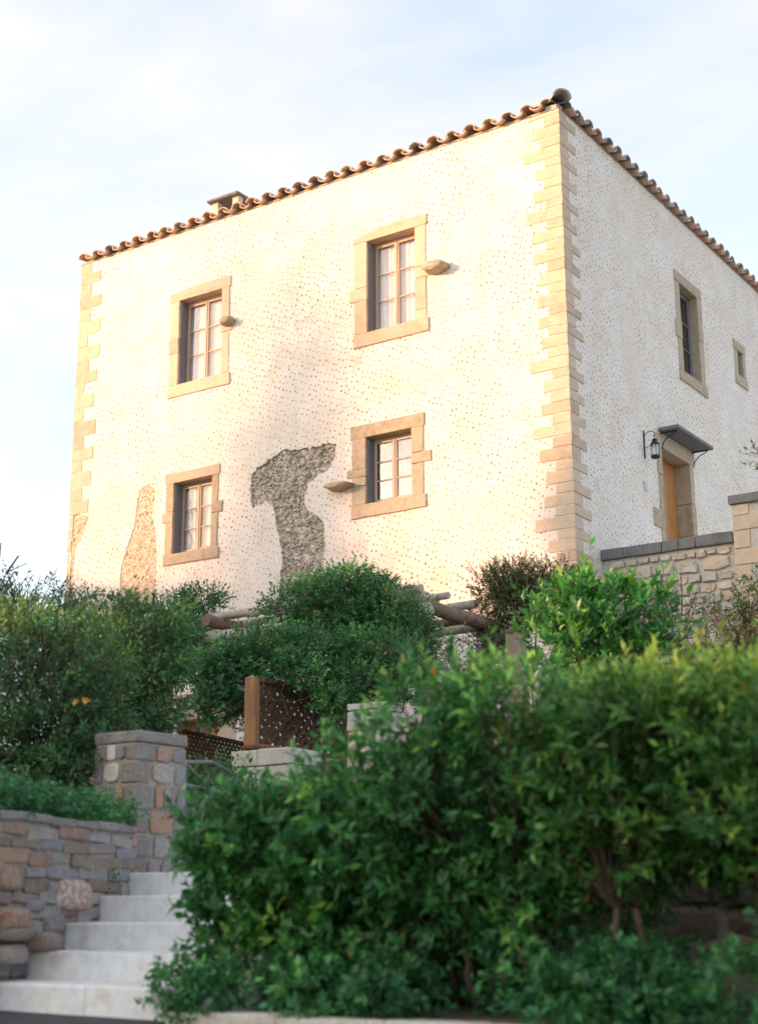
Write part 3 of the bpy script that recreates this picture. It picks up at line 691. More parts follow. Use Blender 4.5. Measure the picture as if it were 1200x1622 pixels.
def window(face, w, arch=0, ears=(), jl=(), jr=(), mat=SAND, rec=.21, cols=2, rows=3, curtain=True, glass=GLASS, label=None, sash=SASH, proud=.02):
    s0, s1, zt, zb, o0, o1, ozt, ozb = w
    bm = bmesh.new()
    def b(a0, a1, d0, d1, c0, c1): add_box(bm, a0, a1, -d1, -d0, c0, c1, bev=.004)
    fr = .055
    # fixed frame
    b(o0 - .02, o0 + fr, -rec - .07, -rec, ozb - .02, ozt + .02); b(o1 - fr, o1 + .02, -rec - .07, -rec, ozb - .02, ozt + .02)
    b(o0 + fr, o1 - fr, -rec - .07, -rec, ozt - fr, ozt + .02); b(o0 + fr, o1 - fr, -rec - .07, -rec, ozb - .02, ozb + fr * .8)
    if face == 'R':
        for v in bm.verts: v.co = Vector((-v.co.y, v.co.x, v.co.z))
    win = link('window', bm_mesh('window', bm), sash, house)
    if label: win['label'] = label
    # sashes
    mid = (o0 + o1) / 2; a = o0 + fr + .003; e = o1 - fr - .003; c0 = ozb + fr * .8 + .003; c1 = ozt - fr - .003
    leafs = [(a, mid - .002), (mid + .002, e)] if cols == 2 else [(a, e)]
    for x0, x1 in leafs:
        bm = bmesh.new(); st = .05
        add_box(bm, x0, x0 + st, rec - .012, rec + .035, c0, c1, bev=.004); add_box(bm, x1 - st, x1, rec - .012, rec + .035, c0, c1, bev=.004)
        add_box(bm, x0 + st, x1 - st, rec - .012, rec + .035, c1 - st, c1, bev=.004); add_box(bm, x0 + st, x1 - st, rec - .012, rec + .035, c0, c0 + st * 1.3, bev=.004)
        hh = (c1 - c0 - st * 2.3) / rows
        for r in range(1, rows):
            zz = c0 + st * 1.3 + hh * r; add_box(bm, x0 + st, x1 - st, rec - .004, rec + .028, zz - .014, zz + .014, bev=.003)
        if face == 'R':
            for v in bm.verts: v.co = Vector((-v.co.y, v.co.x, v.co.z))
        link('sash', bm_mesh('sash', bm), sash, win)
        for r in range(rows):
            zz = c0 + st * 1.3 + hh * r
            fbox('pane', face, x0 + st, x1 - st, -rec - .018, -rec - .014, zz + (.014 if r else 0), zz + hh - (.014 if r < rows - 1 else 0), glass, win, 0)
    if cols == 2: fbox('astragal', face, mid - .016, mid + .016, -rec + .013, -rec + .028, c0 + .01, c1 - .01, sash, win)
    if curtain:
        bm = bmesh.new(); n = 60; prev = None; ph_ = random.uniform(0, 6); fq = random.uniform(.8, 1.5); gap_ = random.choice([(27, 31), (22, 25), (60, 60)])
        for i in range(n + 1):
            x = o0 + (o1 - o0) * i / n; d = rec + .085 + .014 * math.sin(i * fq + ph_) + .008 * math.sin(i * 2.7 + 1)
            q = (bm.verts.new((x, d, ozb)), bm.verts.new((x, d, ozt)))
            if face == 'R':
                for v in q: v.co = Vector((-v.co.y, v.co.x, v.co.z))
            if prev and not gap_[0] <= i < gap_[1]: bm.faces.new((prev[0], q[0], q[1], prev[1]))
            prev = q
        link('curtain', bm_mesh('curtain', bm, True), CURTAIN, win)
    fbox('room_back', face, o0 - .3, o1 + .3, -rec - .85, -rec - .8, ozb - .3, ozt + .3, DARKIN, win)
    # stone surround
    if arch:
        m = (s0 + s1) / 2; h = zt - ozt
        pr = [(s0, ozt - .003)] + [(s0, zt - arch * 1.1), (s0 + (s1 - s0) * .35, zt - arch * .1), (s0 + (s1 - s0) * .62, zt + arch * .1), (s1, zt)] + [(s1, ozt - .003)]
        frame_stone('lintel', face, 0, 0, -.36, proud + .004, 0, 0, mat, win, prof=pr[::-1])
    else: frame_stone('lintel', face, s0, s1, -.36, proud + .004, ozt - .003, zt, mat, win)
    frame_stone('sill', face, s0 + .01, s1 + .02, -.36, proud + .012, zb, ozb, mat, win)
    for side, segs in ((0, jl), (1, jr)):
        edges = [0] + [q[0] for q in segs] + [1]
        for i in range(len(edges) - 1):
            z0 = ozb + (ozt - ozb) * edges[i]; z1 = ozb + (ozt - ozb) * edges[i + 1]
            ext = segs[i - 1][1] if i > 0 else 0
            if side == 0: frame_stone('jamb_stone', face, s0 + .03 - ext, o0, -.36, proud + random.uniform(-.004, .006), z0 + .003, z1 - .003, mat, win)
            else: frame_stone('jamb_stone', face, o1, s1 - .03 + ext, -.36, proud + random.uniform(-.004, .006), z0 + .003, z1 - .003, mat, win)
    return win
# segment lists: (fraction of height where the stone starts, how far it reaches out)
w1 = window('L', WL['UL'], arch=.05, jl=[(.38, .03), (.55, 0)], jr=[(.48, .08), (.64, 0)], label='upper left casement window with white curtain, warm stone surround')
w2 = window('L', WL['UR'], arch=.09, jl=[(.36, .11), (.50, 0)], jr=[(.10, .0), (.44, .08), (.56, 0)], label='upper right casement window in arched stone surround')
w3 = window('L', WL['LL'], jl=[(.45, .09), (.60, 0)], jr=[(.47, .12), (.62, 0)], mat=SANDG, label='lower left casement window in pitted stone surround')
w4 = window('L', WL['LR'], glass=GLASSR, jl=[(.28, .0), (.42, .12), (.54, 0)], jr=[(.46, .17), (.62, 0)], mat=SANDG, label='lower right casement window in weathered surround')
for w_, wn in ((w1, WL['UL']), (w2, WL['UR']), (w3, WL['LL']), (w4, WL['LR'])):
    fbox('shutter_rail', 'L', wn[4] + .004, wn[4] + .045, -.20, -.05, wn[7] + .01, wn[6] - .04, RAIL, w_)
window('R', RW['tall'], jl=[(.0, 0), (.35, .09), (.55, 0)][1:], jr=[(.5, 0)], mat=SANDG, rec=.17, cols=1, rows=3, curtain=False, glass=GLASSB, sash=RAIL, label='narrow tall window high on the shaded side wall')
window('R', RW['small'], mat=SANDG, rec=.05, cols=1, rows=1, curtain=False, glass=GLASSB, sash=RAIL, label='tiny square-cut window at the far end of the side wall')
# side door
d = RW['door']
dm = link('door', None, None, house) if False else fbox('door', 'R', d[4] + .0, d[5] - .0, -.36, -.33, d[7], d[6], DARKIN, house)
dm['label'] = 'plain varnished plank door under the slate canopy'
npl = 9; wv = (d[5] - d[4]) / npl
for i in range(npl): fbox('plank', 'R', d[4] + i * wv + .003, d[4] + (i + 1) * wv - .003, -.328, -.30 + random.uniform(-.002, .002), d[7] + .01, d[6] - .02, DOORW, dm, .006)
frame_stone('lintel', 'R', d[0], d[1], -.36, .03, d[6], d[2], SANDG, dm)
for z0, z1, ex in ((d[7], 7.9, .02), (7.9, 8.6, 0), (8.6, 9.25, .03), (9.25, d[6], 0)):
    frame_stone('jamb_stone', 'R', d[5], d[1] + ex - .05, -.36, .022, z0 + .003, z1 - .003, SANDG, dm)
for z0, z1, ex in ((d[7], 8.42, 0), (8.42, 8.78, .33), (8.78, 9.5, .0), (9.5, d[6], .03)):
    frame_stone('jamb_stone', 'R', d[0] + .05 - ex, d[4], -.36, .022, z0 + .003, z1 - .003, SANDG, dm)
# canopy over it: slate slab on two scrolled brackets
cz = 10.40; cs0, cs1, cd = 3.72, 5.48, .42
can = fbox('canopy', 'R', cs0, cs1, .0, cd, cz - .035, cz + .035, SLATE, house, .008)
can['label'] = 'thin slate canopy on iron brackets over the side door'
for s in (cs0 + .12, cs1 - .10):
    bm = bmesh.new()
    add_tube(bm, [(.012, s, cz - .36), (.012, s, cz - .05)], .012, 6); add_tube(bm, [(.012, s, cz - .05), (cd - .08, s, cz - .05)], .012, 6)
    add_tube(bm, [(.02, s, cz - .34), (.05, s, cz - .24), (.14, s, cz - .15), (.28, s, cz - .09), (cd - .09, s, cz - .06)], .011, 6)
    link('bracket', bm_mesh('bracket', bm, True), IRON, can)
# garden door under the pergola
bm = bmesh.new(); add_box(bm, dr0[0], dr0[1] - .55, .30, .34, dr0[2], dr0[3] - .25, bev=.004)
gd = link('garden_door', bm_mesh('garden_door', bm), DOORW, house); gd['label'] = 'orange wooden door low in the facade behind the pergola'
for i in range(6):
    bm = bmesh.new(); x = dr0[0] + i * .162; add_box(bm, x + .004, x + .158, .285, .30, dr0[2] + .02, dr0[3] - .27, bev=.005); link('plank', bm_mesh('plank', bm), DOORW, gd)
bm = bmesh.new(); add_box(bm, dr0[0] - .1, dr0[1] + .1, -.03, .34, dr0[3] - .25, dr0[3] + .02, bev=.012, jit=.01); link('lintel', bm_mesh('lintel', bm), SANDG, gd)
bm = bmesh.new(); add_box(bm, dr0[1] - .55, dr0[1] + .02, .10, .34, dr0[2], dr0[3] - .25, bev=.01); link('jamb_stone', bm_mesh('jamb_stone', bm), SAND, gd)
bm = bmesh.new(); add_box(bm, dr0[0] - .35, dr0[1] + .4, -.16, -.001, dr0[3] + .16, dr0[3] + .23, bev=.012, jit=.008); link('ledge', bm_mesh('ledge', bm), SANDG, gd)

# corbel stones sticking out of the facade: they carried shutters once
def corbel(u0, u1, z0, z1, out, seed, label, tip=.5):
    rg = random.Random(seed); bm = bmesh.new()
    x0, x1 = -u0 * S, -u1 * S; z0, z1 = Zs(z0), Zs(z1); m = (x0 + x1) / 2; h = z1 - z0
    prof = [(x0, z0 + h * .55), (x0 + (x1 - x0) * .18, z0 + h * .12), (m, z0), (x1 - (x1 - x0) * .12, z0 + h * .22), (x1, z0 + h * .55), (x1 - (x1 - x0) * .2, z0 + h * .9), (m - (x1 - x0) * .05, z1), (x0 + (x1 - x0) * .22, z0 + h * .88)]
    rings = []
    for dd, sc, dz in ((.05, .95, 0), (-out * .5, 1.0, .0), (-out * .92, .8, -.01), (-out, .45, -.015)):
        rings.append([bm.verts.new((m + (p[0] - m) * sc + rg.uniform(-.008, .008), dd + rg.uniform(-.012, .012), (z0 + h / 2) + (p[1] - z0 - h / 2) * sc + dz + rg.uniform(-.006, .006))) for p in prof])
    for a, b in zip(rings, rings[1:]):
        for i in range(8): bm.faces.new((a[i], a[(i + 1) % 8], b[(i + 1) % 8], b[i]))
    bm.faces.new(rings[-1])
    o = link('corbel_stone', bm_mesh('corbel_stone', bm), SANDG, house); o['label'] = label
corbel(3.22, 2.62, 14.33, 14.58, .30, 1, 'flat corbel stone right of the upper right window')
corbel(8.74, 8.36, 14.46, 14.68, .22, 2, 'rounded corbel stone right of the upper left window')
corbel(5.72, 5.02, 10.02, 10.20, .30, 3, 'thin slaty corbel stone left of the lower right window')

# plaque and lantern
pq = box('wall_plaque', .0605, .07, 3.27 * S, 3.46 * S, Zs(9.93), Zs(10.14), PLAQUE, house) if False else fbox('wall_plaque', 'R', 3.28 * S, 3.44 * S, .003, .015, Zs(9.94), Zs(10.13), PLAQUE, house)
pq['label'] = 'small blue-grey plaque beside the side door'
lan = empty('wall_lantern', 'black iron lantern hanging from scrolled bracket left of the side door', 'lantern', K + XL * .0 + YL * (3.40 * S), ANG)
lz = Zs(11.02)
bm = bmesh.new(); add_box(bm, .001, .016, -.025, .025, lz - .32, lz + .22, bev=.004); link('back_plate', bm_mesh('back_plate', bm), IRON, lan)
arc = [(.015, 0, lz + .12), (.06, 0, lz + .17), (.12, 0, lz + .19), (.18, 0, lz + .18), (.22, 0, lz + .14), (.225, 0, lz + .10), (.205, 0, lz + .08), (.19, 0, lz + .095)]
tube('bracket_arm', arc, .008, IRON, lan, 6); tube('brace', [(.015, 0, lz - .12), (.10, 0, lz - .10), (.16, 0, lz - .1)], .006, IRON, lan, 6)
tube('chain', [(.215, 0, lz + .08), (.215, 0, lz + .02)], .006, IRON, lan, 6)
def lathe(name, prof, mat, parent, cx, cy, n=16):
    bm = bmesh.new(); rings = [[bm.verts.new((cx + r * math.cos(2 * math.pi * k / n), cy + r * math.sin(2 * math.pi * k / n), z)) for k in range(n)] for r, z in prof]
    for a, b in zip(rings, rings[1:]):
        for k in range(n): bm.faces.new((a[k], a[(k + 1) % n], b[(k + 1) % n], b[k]))
    bm.faces.new(rings[0][::-1]); bm.faces.new(rings[-1]); return link(name, bm_mesh(name, bm, False), mat, parent)
lathe('cap', [(.085, lz - .09), (.09, lz - .08), (.05, lz - .03), (.045, lz + .0), (.055, lz + .005), (.02, lz + .03)], IRON, lan, .215, 0)
lathe('glass_body', [(.068, lz - .30), (.072, lz - .09)], glass_mat('lantern_glass', (.75, .8, .85), .2), lan, .215, 0)
lathe('base', [(.05, lz - .36), (.085, lz - .34), (.085, lz - .31), (.07, lz - .295)], IRON, lan, .215, 0)
for k in range(4):
    a = k * math.pi / 2 + .6; x, y = .215 + .076 * math.cos(a), .076 * math.sin(a)
    tube('cage_bar', [(x, y, lz - .31), (x, y, lz - .08)], .005, IRON, lan, 5)

# roof: low hipped deck, barrel tiles along both eaves, hip tiles to the corner
rh = 1.15
bm = bmesh.new()
e = .02; zb_ = ZT + .005
c = [bm.verts.new(p) for p in ((X0 - e, -e, zb_), (e, -e, zb_), (e, YE + e, zb_), (X0 - e, YE + e, zb_))]
cx, cy = (X0) / 2, YE / 2
rr1 = bm.verts.new((cx, cy - .6, zb_ + rh)); rr2 = bm.verts.new((cx, cy + .6, zb_ + rh))
for f in ((c[0], c[1], rr1), (c[1], c[2], rr2, rr1), (c[2], c[3], rr2), (c[3], c[0], rr1, rr2), (c[3], c[2], c[1], c[0])): bm.faces.new(f)
link('roof', bm_mesh('roof', bm), TILE, house); roof = house.children[-1] if False else None
roof = [o for o in house.children if o.name.startswith('roof')][0]
pit = math.atan2(rh, YE / 2 - .6)
def tile_mesh(up, w0, w1, h, ln, th=.018, seed=0, n=9):
    rg = random.Random(seed); bm = bmesh.new(); rows = []
    for y, w in ((0, w0), (ln * .5, (w0 + w1) / 2), (ln, w1)):
        o, i_ = [], []
        for k in range(n):
            a = math.pi * k / (n - 1); cxx = -math.cos(a) * w / 2; cz_ = math.sin(a) ** .9 * h * (w / w0)
            jx = rg.uniform(-.002, .002)
            sc = 1 - th / (w / 2)
            if up: o.append(bm.verts.new((cxx + jx, y, cz_))); i_.append(bm.verts.new((cxx * sc + jx, y, cz_ - th if cz_ > th else 0)))
            else: o.append(bm.verts.new((cxx + jx, y, -cz_ + h))); i_.append(bm.verts.new((cxx * sc + jx, y, -cz_ + h + th)))
        rows.append((o, i_))
    for (o1, i1), (o2, i2) in zip(rows, rows[1:]):
        for k in range(n - 1):
            bm.faces.new((o1[k], o1[k + 1], o2[k + 1], o2[k])); bm.faces.new((i1[k], i2[k], i2[k + 1], i1[k + 1]))
    o1, i1 = rows[0]
    for k in range(n - 1): bm.faces.new((o1[k], i1[k], i1[k + 1], o1[k + 1]))
    bmesh.ops.remove_doubles(bm, verts=bm.verts, dist=1e-5)
    me = bm_mesh('roof_tile', bm, False); return me
COV = [copies(tile_mesh(True, .27, .23, .10, .52, seed=i), m_) for i in range(3) for m_ in (TILE, TILE, LICHEN)]
PAN = [copies(tile_mesh(False, .25, .21, .075, .52, seed=10 + i), TILE) for i in range(3)]
COVG = [c_ for c_ in COV if c_.materials[0] == LICHEN]
rt = random.Random(4)
def eave(face, length, n, out=.13):
    sp = length / n
    for i in range(n):
        s = (i + .5) * sp
        for row in range(2):
            for kind in (0, 1):
                if row == 1 and kind == 1: continue
                ss = s if kind == 0 else s + sp / 2
                if ss > length - .1: continue
                me = (rt.choice(COVG + COV[:1]) if face == 'R' else rt.choice(COV)) if kind == 0 else rt.choice(PAN)
                o = bpy.data.objects.new('roof_tile', me); C.objects.link(o); o.parent = roof
                dd = -out - rt.uniform(-.03, .03) + row * .42
                zz = ZT + .035 + (dd + out) * math.tan(pit) + (.065 if kind == 0 else -.005) + row * .025 + rt.uniform(-.012, .012)
                rz = rt.uniform(-.07, .07)
                if face == 'L': o.location = (-ss if face == 'L' else 0, dd, zz); o.rotation_euler = (pit * .7, rt.uniform(-.04, .04), rz)
                else: o.location = (-dd, ss, zz); o.rotation_euler = (pit * .7, rt.uniform(-.04, .04), rz + math.pi / 2)
eave('L', -X0 + .05, 30); eave('R', YE, 32)
# bedding mortar under the tiles
box('eave_bed', X0, -.02, .004, .05, ZT + .001, ZT + .055, MORTARP, roof, bev=.01)
box('eave_bed', -.05, -.004, .06, YE, ZT + .001, ZT + .055, MORTARP, roof, bev=.01)
hip = copies(tile_mesh(True, .36, .30, .17, .6, th=.025, seed=44), LICHEN)
for i in range(5):
    o = bpy.data.objects.new('hip_tile', hip); C.objects.link(o); o.parent = roof
    dd = -.16 + i * .45; o.location = (-dd, dd, ZT + .10 + i * .45 * math.tan(pit) + .01 * i); o.rotation_euler = (pit * .7, 0, math.pi / 4)
box('mortar_block', -.28, -.01, .0, .2, ZT + .02, ZT + .14, MORTARP, roof, bev=.03, jit=.02)
# chimney with open sides under a slab cap
ch = box('chimney', -9.10, -8.30, 1.05, 1.80, ZT + .05, 16.30, SANDG, roof, bev=.01, jit=.01)
zc = 16.30
for x, y in ((-9.08, 1.06), (-8.50, 1.06), (-9.08, 1.60), (-8.50, 1.60)): box('pillar', x, x + .17, y, y + .16, zc, zc + .34, SAND, ch, bev=.008, jit=.008)
box('cap_slab', -9.16, -8.28, .96, 1.80, zc + .342, zc + .40, SLATE, ch, bev=.012, jit=.012)
box('cap_crown', -9.0, -8.44, 1.12, 1.7, zc + .402, zc + .44, TILE, ch, bev=.012, jit=.015)

BROWNST = stone_mat('brown_schist', [(.16, .12, .10), (.30, .24, .20), (.24, .17, .14), (.36, .31, .26)], 9, bump=.8, rnd=.7)
# ------------------------------------------------------------------ stairs, stone walls, gate
RZ = ANG
stairs = empty('stone_stairs', 'flight of five broad pale marble steps rising from the street', 'stairs', O0, RZ)
rs_ = random.Random(3)
for i in range(5):
    za = 1.0 + .148 * i - .02; zt = 1.0 + .148 * (i + 1); b0 = .42 * i; lft = -1.42 - .218 * i - (.5 if i == 0 else .05)
    cuts = [lft] + [[-.62], [-.55], [-.28], [-.9], [-.5]][i] + [.18 + .06 * i]
    for x0, x1 in zip(cuts, cuts[1:]):
        box('step', x0 + .002, x1 - .002, b0 - .012 + rs_.uniform(-.006, .006), b0 + .47, (.80 if i == 0 else za), zt + rs_.uniform(-.003, .003), MARBLE, stairs, bev=.012, jit=.006, seg=2)
box('landing', -3.0, .6, 2.12, 3.4, 1.60, 1.738, MARBLE, stairs, bev=.01)

rgl = np.random.default_rng(9)
def fallen_leaves():
    P, n = [], 46
    for i in range(n):
        k = rgl.integers(0, 5); P.append((rgl.uniform(-1.9, .2), .42 * k + rgl.uniform(.03, .40), 1.0 + .148 * (k + 1) + .006))
    a = rgl.uniform(0, 6.28, n); D = np.stack([np.cos(a), np.sin(a), rgl.uniform(0, .2, n)], 1); NN = np.tile([0., 0, 1], (n, 1))
    T = np.stack([rgl.choice([.97, 1.0, .9, .3], n), rgl.uniform(size=n), rgl.uniform(size=n)], 1)
    o = link('fallen_leaves', leaf_mesh('fallen_leaves', np.array(P), norm(D), NN, rgl.uniform(.025, .05, n), rgl.uniform(.012, .022, n), T), LF_HEDGEY, None, kind='stuff')
    o.location = O0; o.rotation_euler = (0, 0, RZ); o['label'] = 'dry leaves scattered on the marble steps'; o['category'] = 'leaves'
fallen_leaves()
# rubble wall along the left of the stairs
p0 = at(-60, 1400, 7.75); p1 = at(211, 1400, 9.85); p0.z = p1.z = 0
wl_ = p1 - p0; ang = math.atan2(wl_.y, wl_.x); Lw = wl_.length
wallL = empty('rubble_wall', 'low rubble stone wall beside the marble steps, ivy along its top', 'wall', p0, ang)
box('wall_core', 0, Lw, .001, .35, .8, 2.03, MORTAR, wallL, bev=.01)
print('wall L', Lw, lay_stones(wallL, Lw, .95, 1.97, RUBBLE, rows=(.048, .085), lens=(2.6, 6.5), depth=.018, seed=4, gap=.90, kind='flat', mats=[RUBBLE, RUBBLE, RUBBLE, BROWNST]))
for i in range(7): box('coping_stone', Lw * i / 7 + .004, Lw * (i + 1) / 7 - .004, -.03, .36, 1.985, 2.03 + random.uniform(-.004, .006), GREYST, wallL, bev=.01, jit=.008)
ORB = stone_mat('orange_boulder', [(.30, .11, .06), (.40, .20, .12), (.42, .34, .27), (.26, .12, .08)], 22, bump=.8, rnd=.1)
WHB = stone_mat('blotched_white_stone', [(.58, .52, .46), (.62, .57, .52), (.44, .24, .17), (.62, .56, .50), (.60, .55, .5)], 13, bump=.8, rnd=.1)
def boulder(name, c, r, mat, seed, label, group=None):
    rg = random.Random(seed); bm = bmesh.new(); bmesh.ops.create_icosphere(bm, subdivisions=3, radius=1)
    ks = [Vector((rg.uniform(-1, 1), rg.uniform(-1, 1), rg.uniform(-1, 1))) * 2.4 for _ in range(5)]
    for v in bm.verts:
        p = v.co.copy(); q = Vector([math.copysign(abs(t) ** .5, t) for t in p])
        f = 1 + sum(math.sin(p.dot(k) + i) for i, k in enumerate(ks)) * .07
        v.co = Vector((q.x * r[0], q.y * r[1], q.z * r[2])) * f
    o = link(name, bm_mesh(name, bm, True), mat, None); o.location = c; o.rotation_euler = (0, 0, ang); o['label'] = label; o['category'] = 'stone'
    if group: o['group'] = group
    return o
BG = 'boulders set along the foot of the stairs wall'
def bl(px, py, Y, r, mat, sd, lab):
    p = at(px, py, Y); boulder('boulder', p, r, mat, sd, lab, BG)
bl(106, 1418, 9.0, (.23, .075, .09), WHB, 1, 'blotched white boulder above the third step')
bl(136, 1378, 9.35, (.13, .10, .045), WHB, 2, 'small blotched pink boulder above the fourth step')
bl(-2, 1388, 8.25, (.14, .10, .07), ORB, 3, 'orange-brown boulder at the left edge, upper one of two')
bl(6, 1458, 8.2, (.13, .10, .06), ORB, 4, 'rusty boulder at the left edge, lower one of two')
bl(40, 1437, 8.5, (.11, .08, .038), RUBBLE, 5, 'flat brown boulder left of the blotched white one')
bl(72, 1462, 8.75, (.12, .09, .055), GREYST, 6, 'dark grey boulder just left of the second step')
bl(63, 1494, 8.45, (.13, .09, .05), RUBBLE, 7, 'low brown boulder at the end of the first step')
bl(20, 1480, 8.2, (.16, .09, .03), GREYST, 8, 'long dark slab at the left edge above the first step')
bl(15, 1510, 8.2, (.17, .09, .05), RUBBLE, 9, 'brown slab at the left edge beside the lowest steps')

# gate pier: dressed and rubble stones round a core
pc = at(212, 1378, 10.0); pc.z = 0
pier = empty('gate_pier', 'grey and rust coloured stone gate pier at the head of the stairs', 'pier', pc, RZ)
PA, PB, PZ = .39, .47, 2.60
box('pier_core', -PA + .004, -.004, .004, PB - .004, 1.6, PZ, MORTAR, pier)
box('cap_stone', -PA - .012, .012, -.012, PB + .012, PZ + .002, PZ + .085, GREYST, pier, bev=.012, jit=.006, seg=2)
rp_ = random.Random(8); z = 1.68; k = 0
while z < PZ - .03:
    h = min(rp_.uniform(.15, .20), PZ - z)
    m_ = GREYST
    wq = [.15, .11][k % 2]
    box('corner_stone', -wq, .010, -.010, [.12, .17][k % 2], z + .005, z + h - .005, GREYST, pier, bev=.014, jit=.008, seg=2)
    box('corner_stone', -PA - .008, -PA + [.08, .12][k % 2], -.008, .1, z + .005, z + h - .005, GREYST, pier, bev=.014, jit=.008, seg=2)
    box('corner_stone', -.1, .008, PB - [.10, .14][k % 2], PB + .008, z + .005, z + h - .005, GREYST, pier, bev=.014, jit=.008, seg=2)
    xa, xb = -PA + [.08, .12][k % 2], -wq
    n_ = rp_.choice([1, 2]); top = z > 2.2
    for q in range(n_):
        o = link('stone', umesh('rub', rp_.randrange(14), RUBPALE if top and q == 0 else RUBBLE), None, pier); o.location = (xa + (xb - xa) * (q + .5) / n_, .004, z + h / 2); o.scale = ((xb - xa) / n_ * .92, .022, h * .9)
    ya, yb = [.12, .17][k % 2], PB - [.10, .14][k % 2]
    n_ = 1 + (k % 3 == 0)
    for q in range(n_):
        o = link('stone', umesh('rub', rp_.randrange(14), RUBBLE), None, pier); o.location = (-.004, ya + (yb - ya) * (q + .5) / n_, z + h / 2); o.rotation_euler = (0, 0, math.pi / 2); o.scale = ((yb - ya) / n_ * .92, .022, h * .9)
    z += h; k += 1

# wrought iron gate between the piers
g0 = at(290, 1300, 10.7); g1 = at(372, 1300, 12.0); g0.z = g1.z = 0
gv = g1 - g0; ga = math.atan2(gv.y, gv.x); gl = gv.length
gate = empty('iron_gate', 'pale iron garden gate with scrolls between the stone piers', 'gate', g0, ga)
gz = at(290, 1207, 10.7).z
tube('top_rail', [(0, 0, gz), (gl * .5, 0, gz + .06), (gl, 0, gz + .02)], .014, IRONG, gate, 8)
tube('middle_rail', [(0, 0, gz - .16), (gl, 0, gz - .14)], .014, IRONG, gate, 8)
tube('bottom_rail', [(0, 0, 1.82), (gl, 0, 1.84)], .014, IRONG, gate, 8)
tube('stile', [(0, 0, 1.75), (0, 0, gz + .02)], .016, IRONG, gate, 8); tube('stile', [(gl, 0, 1.78), (gl, 0, gz + .04)], .016, IRONG, gate, 8)
def spiral(c, r, a0, turns, sgn=1): return [(c[0] + r * (1 - t * .75) * math.cos(a0 + sgn * t * turns * 6.283), 0, c[1] + r * (1 - t * .75) * math.sin(a0 + sgn * t * turns * 6.283)) for t in [i / 22 for i in range(23)]]
for i in range(6):
    x = gl * (i + .5) / 6
    for zz, sg in ((gz - .28, 1), (gz - .50, -1), (gz - .72, 1)): tube('scroll', spiral((x, zz), .10, math.pi / 2, 1.3, sg * (1 if i % 2 else -1)), .007, IRONG, gate, 5)
    tube('baluster', [(x + gl / 12, 0, 1.82), (x + gl / 12, 0, gz - .15)], .008, IRONG, gate, 6)
tube('hanging_arc', [(0, 0, gz), (gl * .2, 0, gz - .06), (gl * .5, 0, gz - .14), (gl * .8, 0, gz - .06), (gl, 0, gz + .02)], .009, IRONG, gate, 6)

# pale block pillars behind the gate
def block_pillar(p, wx, wy, z0, z1, label, seed, ch=(.17, .2)):
    rg = random.Random(seed); t = empty('block_pillar', label, 'pillar', (p.x, p.y, 0), RZ, 'pale block pillars in the hedge'); z = z0; k = 0
    while z < z1 - .02:
        h = min(rg.uniform(*ch), z1 - z)
        if z1 - z - h < .06: h = z1 - z
        c_ = wx * [.45, .62][k % 2]
        for x0, x1 in ((0, c_), (c_, wx)): box('block', x0 + .003, x1 - .003, 0 + rg.uniform(-.006, .006), wy, z + .004, z + h - .004, PALEB, t, bev=.012, jit=.006, seg=2)
        z += h; k += 1
PALEB = stone_mat('pale_block_stone', [(.58, .54, .47), (.68, .65, .58), (.62, .58, .50), (.54, .50, .43)], 7, bump=.6, rnd=.5)
q = at(366, 1190, 14.6); block_pillar(q, .74, .5, 1.75, q.z, 'squat pale block pillar under the wooden lattice post', 1)
q = at(549, 1115, 13.2); block_pillar(q, .34, .4, 1.9, q.z, 'taller pale block pillar rising behind the hedge', 2)

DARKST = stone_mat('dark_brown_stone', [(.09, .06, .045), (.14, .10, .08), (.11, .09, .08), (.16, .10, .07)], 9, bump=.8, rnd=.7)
# dark retaining wall behind the hedge
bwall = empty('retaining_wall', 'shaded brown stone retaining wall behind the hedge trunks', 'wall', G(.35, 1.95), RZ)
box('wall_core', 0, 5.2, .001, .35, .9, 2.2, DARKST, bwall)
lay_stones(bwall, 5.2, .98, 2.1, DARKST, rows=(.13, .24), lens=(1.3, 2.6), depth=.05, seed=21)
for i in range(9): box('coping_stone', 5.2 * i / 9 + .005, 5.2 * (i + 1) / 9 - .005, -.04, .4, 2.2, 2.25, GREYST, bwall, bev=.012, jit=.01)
bk = at(1012, 1525, 6.7); boulder('boulder', Vector((bk.x, bk.y, 1.16)), (.10, .09, .13), GREYST, 31, 'squared grey stone at the foot of the twin hedge trunks')

# kerb of the planting bed
kerb = empty('stone_kerb', 'low pale stone kerb edging the ivy bed along the street', 'kerb', O0, RZ)
x = -.02; rk = random.Random(6)
while x < 4.2:
    w = rk.uniform(.45, .7); box('kerb_stone', x + .004, x + w - .004, -.10, .06, .78, 1.055 + rk.uniform(-.006, .006), PALEB, kerb, bev=.014, jit=.008, seg=2); x += w

